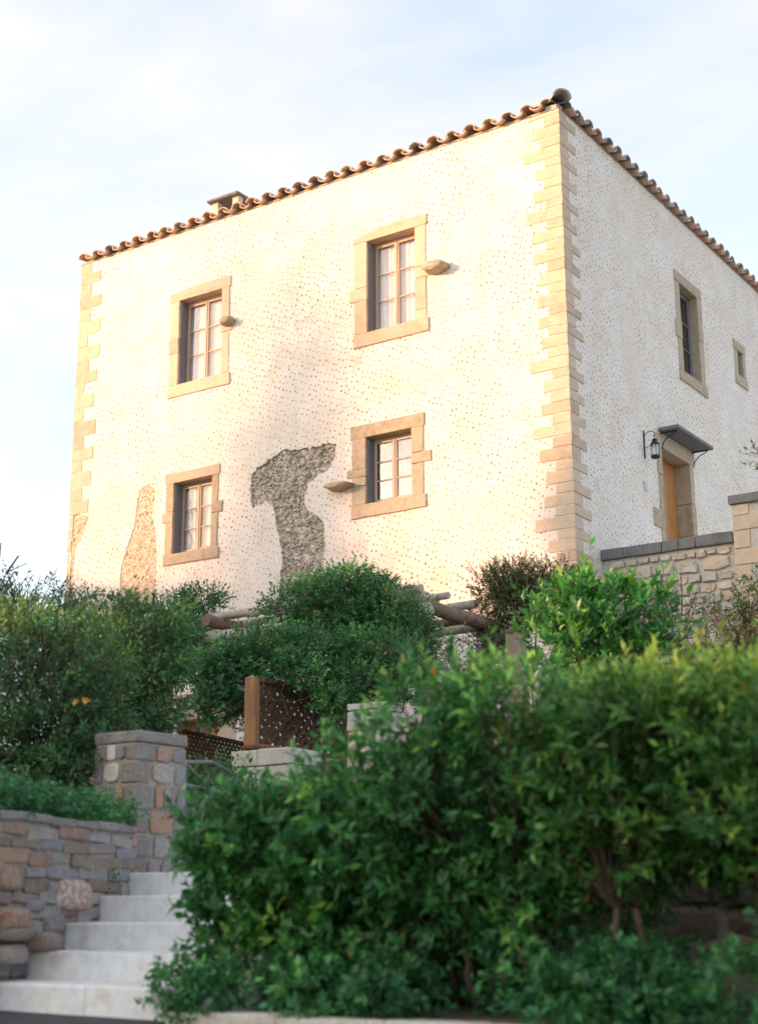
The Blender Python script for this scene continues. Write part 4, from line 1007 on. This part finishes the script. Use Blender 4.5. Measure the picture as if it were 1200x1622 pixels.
# terrace wall on the right with slate capping, and the ashlar pier
tw = empty('terrace_wall', 'mixed pale rubble terrace wall with slate capping joining the side wall', 'wall', K + YL * 1.0, ANG)
TZ = 7.28
AX, AR, AZ = 1.72, .78, 4.90                      # arch centre, radius, springing
def arch_skip(x, z): return z < AZ or (x - AX) ** 2 + (z - AZ) ** 2 < (AR + .34) ** 2 and abs(x - AX) < AR + .34
archp = [(0.0, 2.6), (AX - AR, 2.6)] + [(AX - AR * math.cos(math.pi * i / 14), AZ + AR * math.sin(math.pi * i / 14)) for i in range(15)] + [(AX + AR, 2.6), (5.2, 2.6), (5.2, TZ), (0.0, TZ)]
bm = bmesh.new(); xs_ = archp
tri = tessellate_polygon([[Vector((p[0], p[1], 0)) for p in xs_]])
fv = [bm.verts.new((p[0] + .002, .001, p[1])) for p in xs_]; bv = [bm.verts.new((p[0] + .002, .5, p[1])) for p in xs_]
for t in tri: bm.faces.new([fv[i] for i in t]); bm.faces.new([bv[i] for i in t])
for i in range(len(xs_)): j = (i + 1) % len(xs_); bm.faces.new((fv[i], fv[j], bv[j], bv[i]))
link('wall_core', bm_mesh('wall_core', bm), MORTARP, tw)
lay_stones(tw, 2.32, 4.95, TZ - .04, RUBPALE, rows=(.14, .27), lens=(1.0, 2.2), depth=.05, seed=33, gap=.78, skip=arch_skip)
for i in range(7): box('capping_slab', [0.003, .42, .80, 1.12, 1.42, 1.72, 2.03][i], [.417, .797, 1.117, 1.417, 1.717, 2.027, 2.36][i], -.07, .5, TZ + .002, TZ + .185 + random.uniform(-.008, .008), SLATE, tw, bev=.01, jit=.008)
for i in range(17):
    a = math.pi * (i + .5) / 17; cxx, czz = AX - math.cos(a) * (AR + .16), AZ + math.sin(a) * (AR + .16)
    m = Matrix.Translation((cxx, 0, czz)) @ Matrix.Rotation(a - math.pi / 2, 4, 'Y')
    bm = bmesh.new(); add_box(bm, -.07, .07, -.045, .3, -.155, .17 + random.uniform(-.02, .05), mtx=m, bev=.01, jit=.006); link('voussoir', bm_mesh('voussoir', bm), MORTARP if False else GREYST if i % 4 == 0 else RUBPALE, tw)
box('arch_back', AX - AR, AX + AR, 1.6, 1.65, 2.6, AZ + AR, DARKIN, tw)

deck = box('terrace_paving', .30, 14, 1.52, 16, 6.4, 6.70, PALEB, None, kind='structure', bev=.01); deck.location = K; deck.rotation_euler = (0, 0, ANG)
ap = empty('ashlar_pier', 'tall pale ashlar pier with slate cap at the right edge', 'pier', K + YL * .78 + XL * 2.45, ANG)
zz_ = 2.6; k = 0; ra = random.Random(9); PT = Zs(8.93) + .0
PT = 7.85
box('pier_core', .01, 2.6, .01, .6, 2.6, PT, MORTARP, ap)
z = 4.9
while z < PT - .02:
    h = min(ra.choice([.27, .30, .25]), PT - z)
    if PT - z - h < .12: h = PT - z
    w = [.26, .44][k % 2]
    box('corner_block', -.012, w, -.012, .35, z + .005, z + h - .005, SANDP if 'SANDP' in globals() else PALEB, ap, bev=.012, jit=.007, seg=2)
    z += h; k += 1
lay_stones(ap, 2.1, 4.9, PT - .02, RUBPALE, rows=(.16, .28), lens=(1.0, 2.0), depth=.045, seed=14, gap=.8, x0=.47)
for x0, x1 in ((-.05, .75), (.755, 1.6), (1.605, 2.65)): box('cap_slab', x0, x1, -.06, .65, PT + .002, PT + .15, SLATE, ap, bev=.01, jit=.006)

# ------------------------------------------------------------------ pergola of rough logs
def dirpt(p, d, t): return Vector(p) + d * t
pg0 = at(640, 965, 17.6)
perg = empty('log_pergola', 'pergola of rough round logs in front of the facade, buried in vines', 'pergola', (pg0.x, pg0.y, 2.95), 0)
PO = perg.location
rl = random.Random(2)
def log(p, q, r0_, r1_, mat, name='log', bend=.02):
    p, q = Vector(p), Vector(q); pts = []
    for i in range(7):
        t = i / 6; o = Vector((rl.uniform(-1, 1), rl.uniform(-1, 1), rl.uniform(-1, 1))) * bend * (1 if 0 < i < 6 else .2)
        pts.append(p.lerp(q, t) + o - PO)
    rr = [r0_ + (r1_ - r0_) * i / 6 + rl.uniform(-.006, .006) for i in range(7)]
    bm = bmesh.new(); add_tube(bm, pts, rr, 12); me = bm_mesh(name, bm, False)
    for f in me.polygons: f.use_smooth = len(f.vertices) == 4
    return link(name, me, mat, perg)
vb0 = at(622, 943, 17.45); vb1 = dirpt(vb0, YL, 2.6); vb1.z -= .02
log(vb0, vb1, .095, .085, LOGD)                                       # right-hand beam, end grain to the street
for (px, py, Y, r, ln) in ((668, 932, 17.95, .055, 1.6), (710, 943, 18.6, .05, 1.6), (752, 957, 19.3, .055, 1.7)):
    e = at(px, py, Y); log(e, dirpt(e, -XL, 5.3), r, r * .9, BARKP)
e = at(681, 966, 17.55); log(e, dirpt(e, -XL, 5.0), .10, .085, BARKP)
e = at(758, 979, 18.7); log(e, dirpt(e, -XL, 5.2), .055, .05, LOGD)
e = at(762, 992, 19.3); log(e, dirpt(e, -XL, 5.3), .06, .05, BARKP)
e = at(326, 982, 19.2); log(e, dirpt(e, YL, 2.6), .085, .075, LOGD)      # left-hand beam
e = at(445, 962, 18.9); log(e, dirpt(e, -XL, .95), .055, .05, BARKP)
e = at(612, 924, 18.3); log(e, dirpt(e, YL, 1.2), .05, .05, TILE, 'clay_pipe')
for (px, Y) in ((268, 20.2), (676, 17.75)):
    p = at(px, 1030, Y); log((p.x, p.y, 2.9), (p.x, p.y, 4.95), .08, .075, LOGD, 'post', .01)
for (px, Y) in ((330, 21.6), (770, 19.6)):
    p = at(px, 1030, Y); log((p.x, p.y, 2.9), (p.x, p.y, 5.0), .08, .075, LOGD, 'post', .01)

# wooden posts and lattice panels
def lattice(name, label, p, q, zb0, h, pitch, wood, post0=None, post_h=0, rail=.05):
    p = Vector((p.x, p.y, 0)); q = Vector((q.x, q.y, 0)); v = q - p; a = math.atan2(v.y, v.x); W = v.length
    t = empty(name, label, 'lattice fence', p, a)
    box('bottom_rail', 0, W, -.03, .03, zb0, zb0 + rail, POSTW if wood else LATW, t, bev=.006); box('top_rail', 0, W, -.03, .03, zb0 + h - rail, zb0 + h, LATW, t, bev=.006)
    slw = pitch * .18; lo, hi = zb0 + rail, zb0 + h - rail; H = hi - lo
    for s_ in (1, -1):
        x = -H + .02
        while x < W:
            xa, xb = x, x + H; za, zb2 = (lo, hi) if s_ == 1 else (hi, lo)
            ta = max(0, (0 - xa) / H); tb = min(1, (W - xa) / H)
            if tb - ta > .08:
                A_ = Vector((xa + H * ta, 0, za + (zb2 - za) * ta)); B_ = Vector((xa + H * tb, 0, za + (zb2 - za) * tb))
                d = (B_ - A_); ln = d.length; m = Matrix.Translation((A_ + B_) / 2) @ Matrix.Rotation(-math.atan2(d.z, d.x), 4, 'Y')
                bm = bmesh.new(); y = -.012 if s_ == 1 else .002
                add_box(bm, -ln / 2, ln / 2, y, y + .010, -slw, slw, mtx=m); link('slat', bm_mesh('slat', bm), LATW, t)
            x += pitch
    return t, a, W
A_ = at(402, 1184, 15.0); B_ = at(560, 1195, 16.4)
lt, la, lw_ = lattice('lattice_fence', 'brown diagonal lattice panel behind the honey coloured post, under the vine', A_, B_, at(440, 1190, 15.3).z, .72, .118, True)
q = at(398, 1180, 14.8)
pz0 = at(398, 1182, 14.8).z; pz1 = at(398, 1075, 14.8).z
post = empty('wooden_post', 'honey coloured square post half under the vine, on a pale block pillar', 'post', (q.x, q.y, 0), ANG + R(14))
box('post_shaft', -.058, .058, -.058, .058, pz0, pz1, POSTW, post, bev=.008, seg=2)
bm = bmesh.new(); v = [bm.verts.new(p) for p in ((-.058, -.058, pz1), (.058, -.058, pz1), (.058, .058, pz1), (-.058, .058, pz1))]; tp = bm.verts.new((0, 0, pz1 + .03)); bm.faces.new(v)
for i in range(4): bm.faces.new((v[i], v[(i + 1) % 4], tp))
link('pointed_cap', bm_mesh('pointed_cap', bm), POSTW, post)
box('base_plate', -.08, .08, -.08, .08, pz0 - .03, pz0 - .002, LATW, post, bev=.004)
A_ = at(282, 1218, 15.5); B_ = at(396, 1224, 17.0)
lattice('lattice_fence', 'low dark lattice balustrade between grey gate pier and honey post', A_, B_, at(300, 1222, 15.8).z, .42, .085, False, rail=.04)
q = at(818, 1060, 14.0)
p2 = empty('wooden_post', 'weathered pale post standing left of the bright laurel bush', 'post', (q.x, q.y, 0), ANG + R(4))
box('post_shaft', -.085, .085, -.06, .06, 2.8, at(818, 1003, 14).z, GREYW, p2, bev=.008, seg=2)
box('post_top', -.09, .09, -.065, .065, at(818, 1003, 14).z + .001, at(818, 997, 14).z, LATW, p2, bev=.004)

# ------------------------------------------------------------------ planting
# foreground hedge: separate shrubs in the bed
HG = 'shrubs of the clipped hedge beside the street'
def GP(a, b, z): return G(a, b, z)
def hedge(a0, a1, ztop, seed, label, mat, n, leaf, bare=(), trunks=None, single=60, zlow=1.3, bmax=1.5, bmin=.1, **kw):
    bls = []; rg = random.Random(seed)
    nx = max(2, int((a1 - a0) / .30)); hz = ztop - zlow
    for i in range(nx):
        for j in range(max(2, int(hz / .33))):
            z = zlow + hz * (j + .45) / max(2, int(hz / .33)); a = a0 + (a1 - a0) * (i + .5) / nx
            for b in (bmin + .30, (bmin + bmax) / 2 + .15):
                if any(abs(a - ba) < bw and bz0 < z < bz1 for ba, bw, bz0, bz1 in bare): continue
                bls.append((GP(a + rg.uniform(-.07, .07), b + rg.uniform(-.09, .09) + (.10 if z < zlow + .3 else 0), z + rg.uniform(-.05, .05)), (.26, .27, .235)))
    base = G((a0 + a1) / 2, .75, 1.04)
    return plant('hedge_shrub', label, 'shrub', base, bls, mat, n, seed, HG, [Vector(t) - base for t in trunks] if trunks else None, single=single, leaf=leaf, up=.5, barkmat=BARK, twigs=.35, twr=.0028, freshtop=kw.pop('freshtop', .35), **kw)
Hn = 1.0
hedge(-.20, .62, 2.09, 11, 'leftmost hedge shrub, glossy rounded leaves, crowding the marble steps', LF_HEDGE, 3300, .074, width=.50, k=8, sprig=.13, single=60, zlow=1.22, clump=.5, freq=5, trunks=[G(.25, .6, 1.05), G(.4, .8, 1.05)], tr=.016)
hedge(.60, 1.12, 2.24, 12, 'second hedge shrub from the left, glossy green, under the pale block pillar', LF_HEDGE, 2300, .074, width=.44, k=8, sprig=.14, single=60, zlow=1.25, clump=.72, freq=5, trunks=[G(.85, .6, 1.05), G(1.05, .75, 1.05)], tr=.018)
hedge(1.06, 1.72, 2.55, 13, 'middle hedge shrub with blue-green foliage tuft at its top', LF_HEDGE, 3600, .068, width=.36, k=9, sprig=.15, single=60, zlow=1.36, clump=.72, freq=5, trunks=[G(1.3, .55, 1.05), G(1.55, .7, 1.05)], tr=.02)
hedge(1.68, 2.35, 2.40, 14, 'tall hedge shrub with yellow-green narrow leaves above twin bare trunks', LF_HEDGEY, 3400, .074, width=.30, k=10, sprig=.15, single=60, zlow=1.68, clump=.72, freq=5, trunks=[G(2.02, .45, 1.05), G(2.12, .6, 1.05)], tr=.022, dead=.010, freshtop=.5)
hedge(2.30, 3.15, 2.36, 15, 'rightmost hedge shrub, narrow leaves, running out of the picture', LF_HEDGEY, 3500, .072, width=.32, k=9, sprig=.15, single=60, zlow=1.74, clump=.72, freq=5, trunks=[G(2.6, .6, 1.05), G(2.9, .7, 1.05)], tr=.022, dead=.006)
# leaning stems and a bright spray low on the twin trunks
P_ = G(2.02, .36, 1.70)
plant('leafy_shoot', 'spray of yellow-tipped leaves sprouting from the twin hedge trunks', 'shoot', P_, [(P_, (.10, .07, .08))], LF_HEDGEY, 16, 41, wood=False, twigs=1, leaf=.07, width=.3, k=7, sprig=.10, freshtop=.8)
P_ = G(3.0, .25, 1.42)
plant('trailing_creeper', 'green creeper strand arching over the ivy near the right edge', 'creeper', P_, [(P_ + Vector((-.12, .02, .04)), (.16, .05, .06)), (P_ + Vector((.1, 0, .12)), (.16, .05, .06))], LF_IVY, 42, 42, wood=False, twigs=1, leaf=.05, width=.6, k=5, sprig=.07)

# ivy bed: ground cover, one mass
def cover(name, pts, n, mat, seed, leaf, label=None, k=6, sprig=.07, parent=None, **kw):
    rg = np.random.default_rng(seed)
    bls = [(p, r) for p, r in pts]
    P, D, NN, Ls, Ws, T, (o, ax, sl_) = crown(bls, n, rg, sprig=sprig, k=k, leaf=leaf, **kw)
    ob = link(name, leaf_mesh(name, P, D, NN, Ls, Ws, T), mat, parent, kind='stuff')
    if label: ob['label'] = label; ob['category'] = 'ground cover'
    return ob
pts = []
ri = random.Random(77)
for i in range(46):
    a = ri.uniform(-.05, 4.0); b = ri.uniform(.0, 1.0); h = .06 + .10 * (1 - abs(b - .4)) + .035 * max(0, a - 1.2)
    pts.append((G(a, b, 1.08 + h * .5), (.20, .17, h)))
cover('ivy_bed', pts, 4200, LF_IVY, 78, .052, 'dense ivy ground cover in the kerbed bed under the hedge', width=.62, up=.9, shell=.25, spread=1.0)
cover('ivy_bed', [(G(.03 + .1 * i, -.02 + .03 * (i % 2), 1.10 + .02 * (i % 3)), (.11, .10, .12)) for i in range(3)], 240, LF_IVY, 79, .045, 'ivy clump spilling over the end of the kerb onto the lowest step', width=.6, up=.7)
soil = box('bed_soil', .19, 5.2, .062, 1.94, .9, 1.04, SOIL, None, bev=.01, kind='structure'); soil.location = O0; soil.rotation_euler = (0, 0, RZ)
# ivy on the rubble wall
def WP(t, d, z): return p0 + Vector((math.cos(ang), math.sin(ang), 0)) * t + Vector((-math.sin(ang), math.cos(ang), 0)) * d + Vector((0, 0, z))
cover('ivy_mat', [(WP(Lw * (i + .5) / 13, .12 + .06 * (i % 3), 2.09 + .02 * (i % 2)), (.17, .20, .085)) for i in range(13)], 1500, LF_IVY, 80, .036, 'ivy mat growing along the top of the low rubble wall', width=.6, up=.6)
w_ = at(172, 1400, 9.5); plant('wall_fern', 'small dark weed in the wall beside the fourth step', 'plant', w_, [(w_, (.04, .04, .06))], LF_DARK, 14, 81, wood=False, twigs=0, leaf=.04, sprig=.05, k=5)

# dark shrubs behind the wall, left
def shrub(name, label, px, py, Y, rad, mat, n, seed, zb=2.0, extra=(), group=None, cat='shrub', **kw):
    c = at(px, py, Y); bls = [(c, rad)] + [(at(a, b, Y2), r) for a, b, Y2, r in extra]
    return plant(name, label, cat, (c.x, c.y, zb), bls, mat, n, seed, group, **kw)
LG = 'shrubs massed above the rubble wall'
shrub('garden_shrub', 'greyish fine-twigged shrub filling the left edge above the ivy', 60, 1120, 10.6, (.55, .5, .60), LF_DARK, 3800, 50, extra=[(10, 1040, 10.8, (.45, .4, .40)), (110, 1200, 10.6, (.45, .4, .35)), (40, 1215, 10.3, (.5, .4, .3)), (130, 1065, 11.0, (.38, .4, .34))], group=LG, leaf=.052, width=.38, k=8, sprig=.13, twigs=.6, tr=.014, clump=.12, freq=3, single=60, freshtop=.45)
shrub('garden_shrub', 'broad-leaved shrub with a few yellow blooms behind the gate pier', 205, 1070, 12.3, (.42, .4, .55), LF_DARK, 2500, 51, extra=[(230, 1010, 12.5, (.40, .4, .32)), (170, 1140, 12.2, (.45, .4, .40)), (240, 1120, 12.4, (.22, .3, .30)), (160, 1010, 12.7, (.35, .4, .28))], group=LG, leaf=.062, width=.5, k=6, sprig=.14, twigs=.3, tr=.016, clump=.15, single=50)
shrub('small_tree', 'small airy tree against the white sky at the left edge', 50, 962, 15.5, (.62, .5, .27), LF_OLIVE, 620, 52, zb=2.6, extra=[(105, 985, 15.7, (.42, .4, .26)), (0, 985, 15.5, (.4, .4, .30)), (20, 940, 15.4, (.3, .3, .14))], cat='tree', leaf=.062, width=.34, k=7, sprig=.17, twigs=1, tr=.03, clump=.2, dead=.002)
shrub('small_tree', 'thin sunlit shoots rising just left of the house corner', 124, 968, 14.5, (.14, .3, .30), LF_OLIVE, 110, 53, zb=2.6, extra=[(140, 1000, 14.5, (.22, .3, .2)), (88, 1000, 14.6, (.3, .3, .22))], cat='tree', leaf=.06, width=.4, k=6, sprig=.15, twigs=1, tr=.016)
rf = random.Random(5)
for i, (px, py, lab) in enumerate(((178, 1057, 'orange-yellow bloom on the broad-leaved shrub, topmost'), (118, 1112, 'orange-yellow bloom in the dark shrub, left of the others'), (136, 1110, 'orange-yellow bloom in the dark shrub, right one of the close pair'))):
    c = at(px, py, 11.5 if i == 0 else 10.2); fl = empty('blossom', lab, 'flower', c, 0, 'yellow blooms in the shrubs')
    for k in range(9):
        a = k * 2.4; d = Vector((math.cos(a), -.5 - .12 * k, math.sin(a))).normalized() * (1.15 - .05 * k); bm = bmesh.new(); t = d.cross(Vector((0, 1, 0))).normalized()
        vs = [bm.verts.new(p) for p in (Vector((0, 0, 0)), d * .018 + t * .012, d * .032, d * .018 - t * .012)]; bm.faces.new((vs[0], vs[1], vs[2])); bm.faces.new((vs[0], vs[2], vs[3])); link('petal', bm_mesh('petal', bm), FLOWER, fl)

shrub('courtyard_shrub', 'low green shrub seen through the bars of the iron gate', 335, 1270, 13.3, (.34, .3, .36), LF_VINE, 520, 55, zb=2.2, extra=[(300, 1290, 13.2, (.3, .3, .35)), (375, 1290, 13.4, (.3, .3, .3))], leaf=.06, width=.45, k=7, sprig=.14, twigs=.4, tr=.012)
shrub('courtyard_shrub', 'dark foliage added behind the lattice to darken its diamond gaps', 480, 1140, 17.4, (.45, .3, .32), LF_DARK, 700, 56, zb=2.95, extra=[(550, 1140, 17.6, (.35, .3, .35)), (430, 1150, 17.3, (.3, .3, .3))], leaf=.06, width=.45, k=7, sprig=.14, twigs=.3, tr=.012)  # shrub put behind the panel so its openings read dark
# vines on the pergola
VG = 'vines over the pergola'
def vine(label, blobs, n, seed, mat=LF_VINE, **kw):
    bls = [(at(a, b, Y), r) for a, b, Y, r in blobs]; c = bls[0][0]
    kw.setdefault('leaf', .058)
    return plant('climbing_vine', label, 'vine', (c.x, c.y, 2.95), bls, mat, n, seed, VG, width=.42, k=8, sprig=.15, **kw)
vine('dense vine heaped into a dome on top of the pergola', [(548, 965, 17.9, (.62, .6, .40)), (480, 965, 18.2, (.55, .5, .24)), (610, 975, 17.6, (.50, .5, .28)), (560, 925, 17.9, (.30, .4, .17)), (590, 938, 17.8, (.30, .4, .18)), (655, 1010, 17.3, (.28, .4, .34)), (505, 935, 18.2, (.24, .4, .12)), (640, 1050, 17.2, (.30, .4, .28))], 3300, 60, twigs=.25, tr=.03, single=80, freshtop=.4)
vine('vine curtain hanging over the lattice and the honey post', [(500, 1035, 15.9, (.60, .4, .24)), (420, 1035, 15.8, (.50, .4, .24)), (590, 1050, 16.0, (.50, .4, .30)), (370, 1080, 15.6, (.34, .35, .34)), (345, 1062, 15.7, (.26, .35, .18)), (560, 1095, 15.5, (.34, .3, .24)), (345, 1118, 15.4, (.22, .3, .18)), (640, 1085, 15.8, (.26, .3, .22)), (470, 1068, 15.3, (.34, .3, .14)), (530, 1120, 15.0, (.16, .2, .14))], 3600, 61, twigs=.3, tr=.03, single=80, mat=LF_VINE, freshtop=.15)
vine('vine trailing along the left end of the pergola', [(318, 952, 20.4, (.36, .3, .12)), (270, 985, 20.0, (.50, .4, .24)), (225, 992, 20.2, (.40, .4, .20)), (300, 1020, 19.4, (.22, .3, .16)), (280, 1060, 19.0, (.12, .3, .30))], 1500, 62, twigs=.5, tr=.025, leaf=.062)
# bare woody stems under the curtain
vs_ = empty('vine_stems', 'bare brown vine stems twisting across the lattice', 'vine', at(450, 1110, 14.9), 0)
for i, pl in enumerate(([(455, 1075), (445, 1095), (455, 1130), (435, 1150), (432, 1160)], [(500, 1100), (480, 1108), (460, 1112)], [(415, 1070), (418, 1095), (430, 1108), (452, 1110)], [(380, 1120), (360, 1125), (345, 1140)], [(398, 1090), (385, 1110), (370, 1120)])):
    tube('stem', [at(x, y, 14.8 + .03 * i) - vs_.location for x, y in pl], [.006, .005, .004, .003][:len(pl)] if len(pl) == 4 else .0045, BARK, vs_, 5)
# sparse twiggy growth right of the pergola
shrub('twiggy_shrub', 'sparse brown-stemmed shrub in front of the pale wall', 735, 1030, 15.5, (.42, .3, .26), LF_OLIVE, 100, 63, zb=2.9, extra=[(700, 1050, 15.4, (.2, .3, .25)), (770, 1040, 15.5, (.2, .3, .3))], leaf=.065, width=.36, k=6, sprig=.16, twigs=1, tr=.012, dead=.06)
shrub('reddish_shrub', 'fine reddish-brown shrub against the sunlit corner of the house', 838, 950, 19.5, (.58, .5, .42), LF_RED, 2600, 64, zb=2.9, extra=[(790, 990, 19.4, (.36, .4, .36)), (880, 925, 19.6, (.42, .4, .26)), (775, 935, 19.5, (.26, .3, .26)), (820, 915, 19.5, (.4, .4, .2)), (780, 1030, 19.2, (.3, .3, .25))], leaf=.048, width=.36, k=12, sprig=.18, twigs=.5, twr=.003, tr=.012, shell=.42, clump=.15, freq=4)
shrub('laurel_bush', 'bright green large-leaved laurel bush right of the weathered post', 950, 1000, 11.8, (.42, .4, .36), LF_LAUREL, 560, 65, zb=2.7, extra=[(900, 1000, 11.8, (.34, .3, .34)), (1010, 985, 11.9, (.30, .3, .32)), (960, 965, 11.8, (.30, .3, .20)), (890, 1040, 11.7, (.34, .3, .28)), (990, 1040, 11.7, (.36, .3, .26)), (915, 950, 11.9, (.16, .2, .14))], leaf=.10, width=.42, k=9, sprig=.15, twigs=.4, tr=.025, single=120, spread=.8, up=.7, freshtop=.5)
shrub('wispy_shrub', 'wispy grey-green stems in front of the terrace wall', 1070, 960, 17.5, (.42, .3, .30), LF_OLIVE, 130, 66, zb=2.95, extra=[(1090, 1010, 17.4, (.5, .3, .3)), (1040, 940, 17.6, (.3, .3, .25)), (1110, 985, 17.3, (.25, .3, .2))], leaf=.04, width=.25, k=8, sprig=.22, twigs=1, twr=.0035, tr=.012)
shrub('olive_shrub', 'small-leaved olive green shrub at the right edge below the pier', 1195, 1005, 13.5, (.28, .3, .32), LF_OLIVE, 420, 67, zb=2.9, extra=[(1215, 960, 13.5, (.22, .3, .28)), (1165, 1035, 13.4, (.2, .3, .14)), (1130, 980, 13.6, (.10, .2, .10))], leaf=.05, width=.5, k=7, sprig=.14, twigs=1, tr=.02)
shrub('small_tree', 'leafy branch tip reaching in at the right edge beside the door', 1222, 725, 13.0, (.16, .2, .10), LF_OLIVE, 40, 68, zb=2.9, cat='tree', leaf=.055, width=.4, k=6, sprig=.12, twigs=1, tr=.015)
# bare branch tips against the sky, far left
bb = empty('bare_sapling', 'thin leafless twigs against the white sky at the left edge', 'tree', (at(-20, 1000, 13).x, at(-20, 1000, 13).y, 2.9), 0)
for pl in ([(-25, 1100), (-15, 960), (12, 906), (44, 892)], [(-15, 960), (-2, 900), (2, 860)], [(-15, 950), (10, 925), (24, 905)], [(12, 906), (30, 880)]):
    tube('branch', [at(x, y, 13.0) - bb.location for x, y in pl], [.010 * (1 - .22 * i) for i in range(len(pl))], BARK, bb, 5)
bm = bmesh.new(); l_ = at(-25, 1100, 13) - bb.location; add_tube(bm, [(l_.x, l_.y, 0), l_ * .5, l_], [.02, .015, .010], 6); link('trunk', bm_mesh('trunk', bm), BARK, bb)

# ------------------------------------------------------------------ unseen houses added to shade the garden, and the tree shadowing the facade
def shade_house(c, rz, L_, W_, H_, rh_, label):
    t = empty('unseen_shade_house', label, 'house', c, rz); W2, L2 = W_ / 2, L_ / 2
    box('wall', -W2, W2, -L2, L2, -1, H_, MORTARP, t)
    bm = bmesh.new(); e = .3
    v = [bm.verts.new(p) for p in ((-W2 - e, -L2 - e, H_), (W2 + e, -L2 - e, H_), (W2 + e, L2 + e, H_), (-W2 - e, L2 + e, H_), (0, -L2 - e, H_ + rh_), (0, L2 + e, H_ + rh_))]
    for f in ((0, 1, 4), (2, 3, 5), (1, 2, 5, 4), (3, 0, 4, 5), (0, 3, 2, 1)): bm.faces.new([v[i] for i in f])
    for q in v: q.co.z += .005
    link('roof', bm_mesh('roof', bm), TILE, t)
    n = int(L_ / 3)
    for i in range(n):
        for z in (1.4, 4.4):
            if z + 1.6 > H_: continue
            y = -L2 + (i + .5) * L_ / n; box('window', W2 - .05, W2 + .03, y - .5, y + .5, z, z + 1.4, SASH, t)
shade_house((-22, 1.0, 0.5), R(4), 21, 7, 5.9, 1.2, 'unseen tile-roofed house added to shade the hedge, outside the picture on the left')
shade_house((-24, 27.2, 2.0), R(-3), 17, 7, 8.7, 1.3, 'second unseen house added to shade the foot of the facade, outside the picture on the left')
shade_house((-24.5, 14.25, 2.0), R(-1), 9.5, 6, 12.2, 1.0, 'tall unseen tower house added to shade the terrace wall and pier, outside the picture on the left')
def big_tree(name, label, x, y, z0, z1, rad, n, seed, shape='cypress'):
    rg = random.Random(seed); bls = []
    m = 7
    for i in range(m):
        t = (i + .5) / m; z = z0 + (z1 - z0) * t; rr = rad * (1 - t * .82) if shape == 'cypress' else rad * math.sin(math.pi * (.15 + .8 * t))
        for q in range(2): bls.append((Vector((x + rg.uniform(-.3, .3) * rad, y + rg.uniform(-.25, .25) * rad, z)), (rr, rr, (z1 - z0) / m * .9)))
    return plant(name, label, 'tree', (x, y, 2.0), bls, LF_DARK, n, seed, None, leaf=.42, width=.5, k=6, sprig=.6, twigs=0, tr=.25, shell=.5, up=1.0)
big_tree('cypress_tree', 'tall cypress far down the lane, outside the picture on the left', -45, 20.2, 8, 23.6, 2.5, 1100, 90)
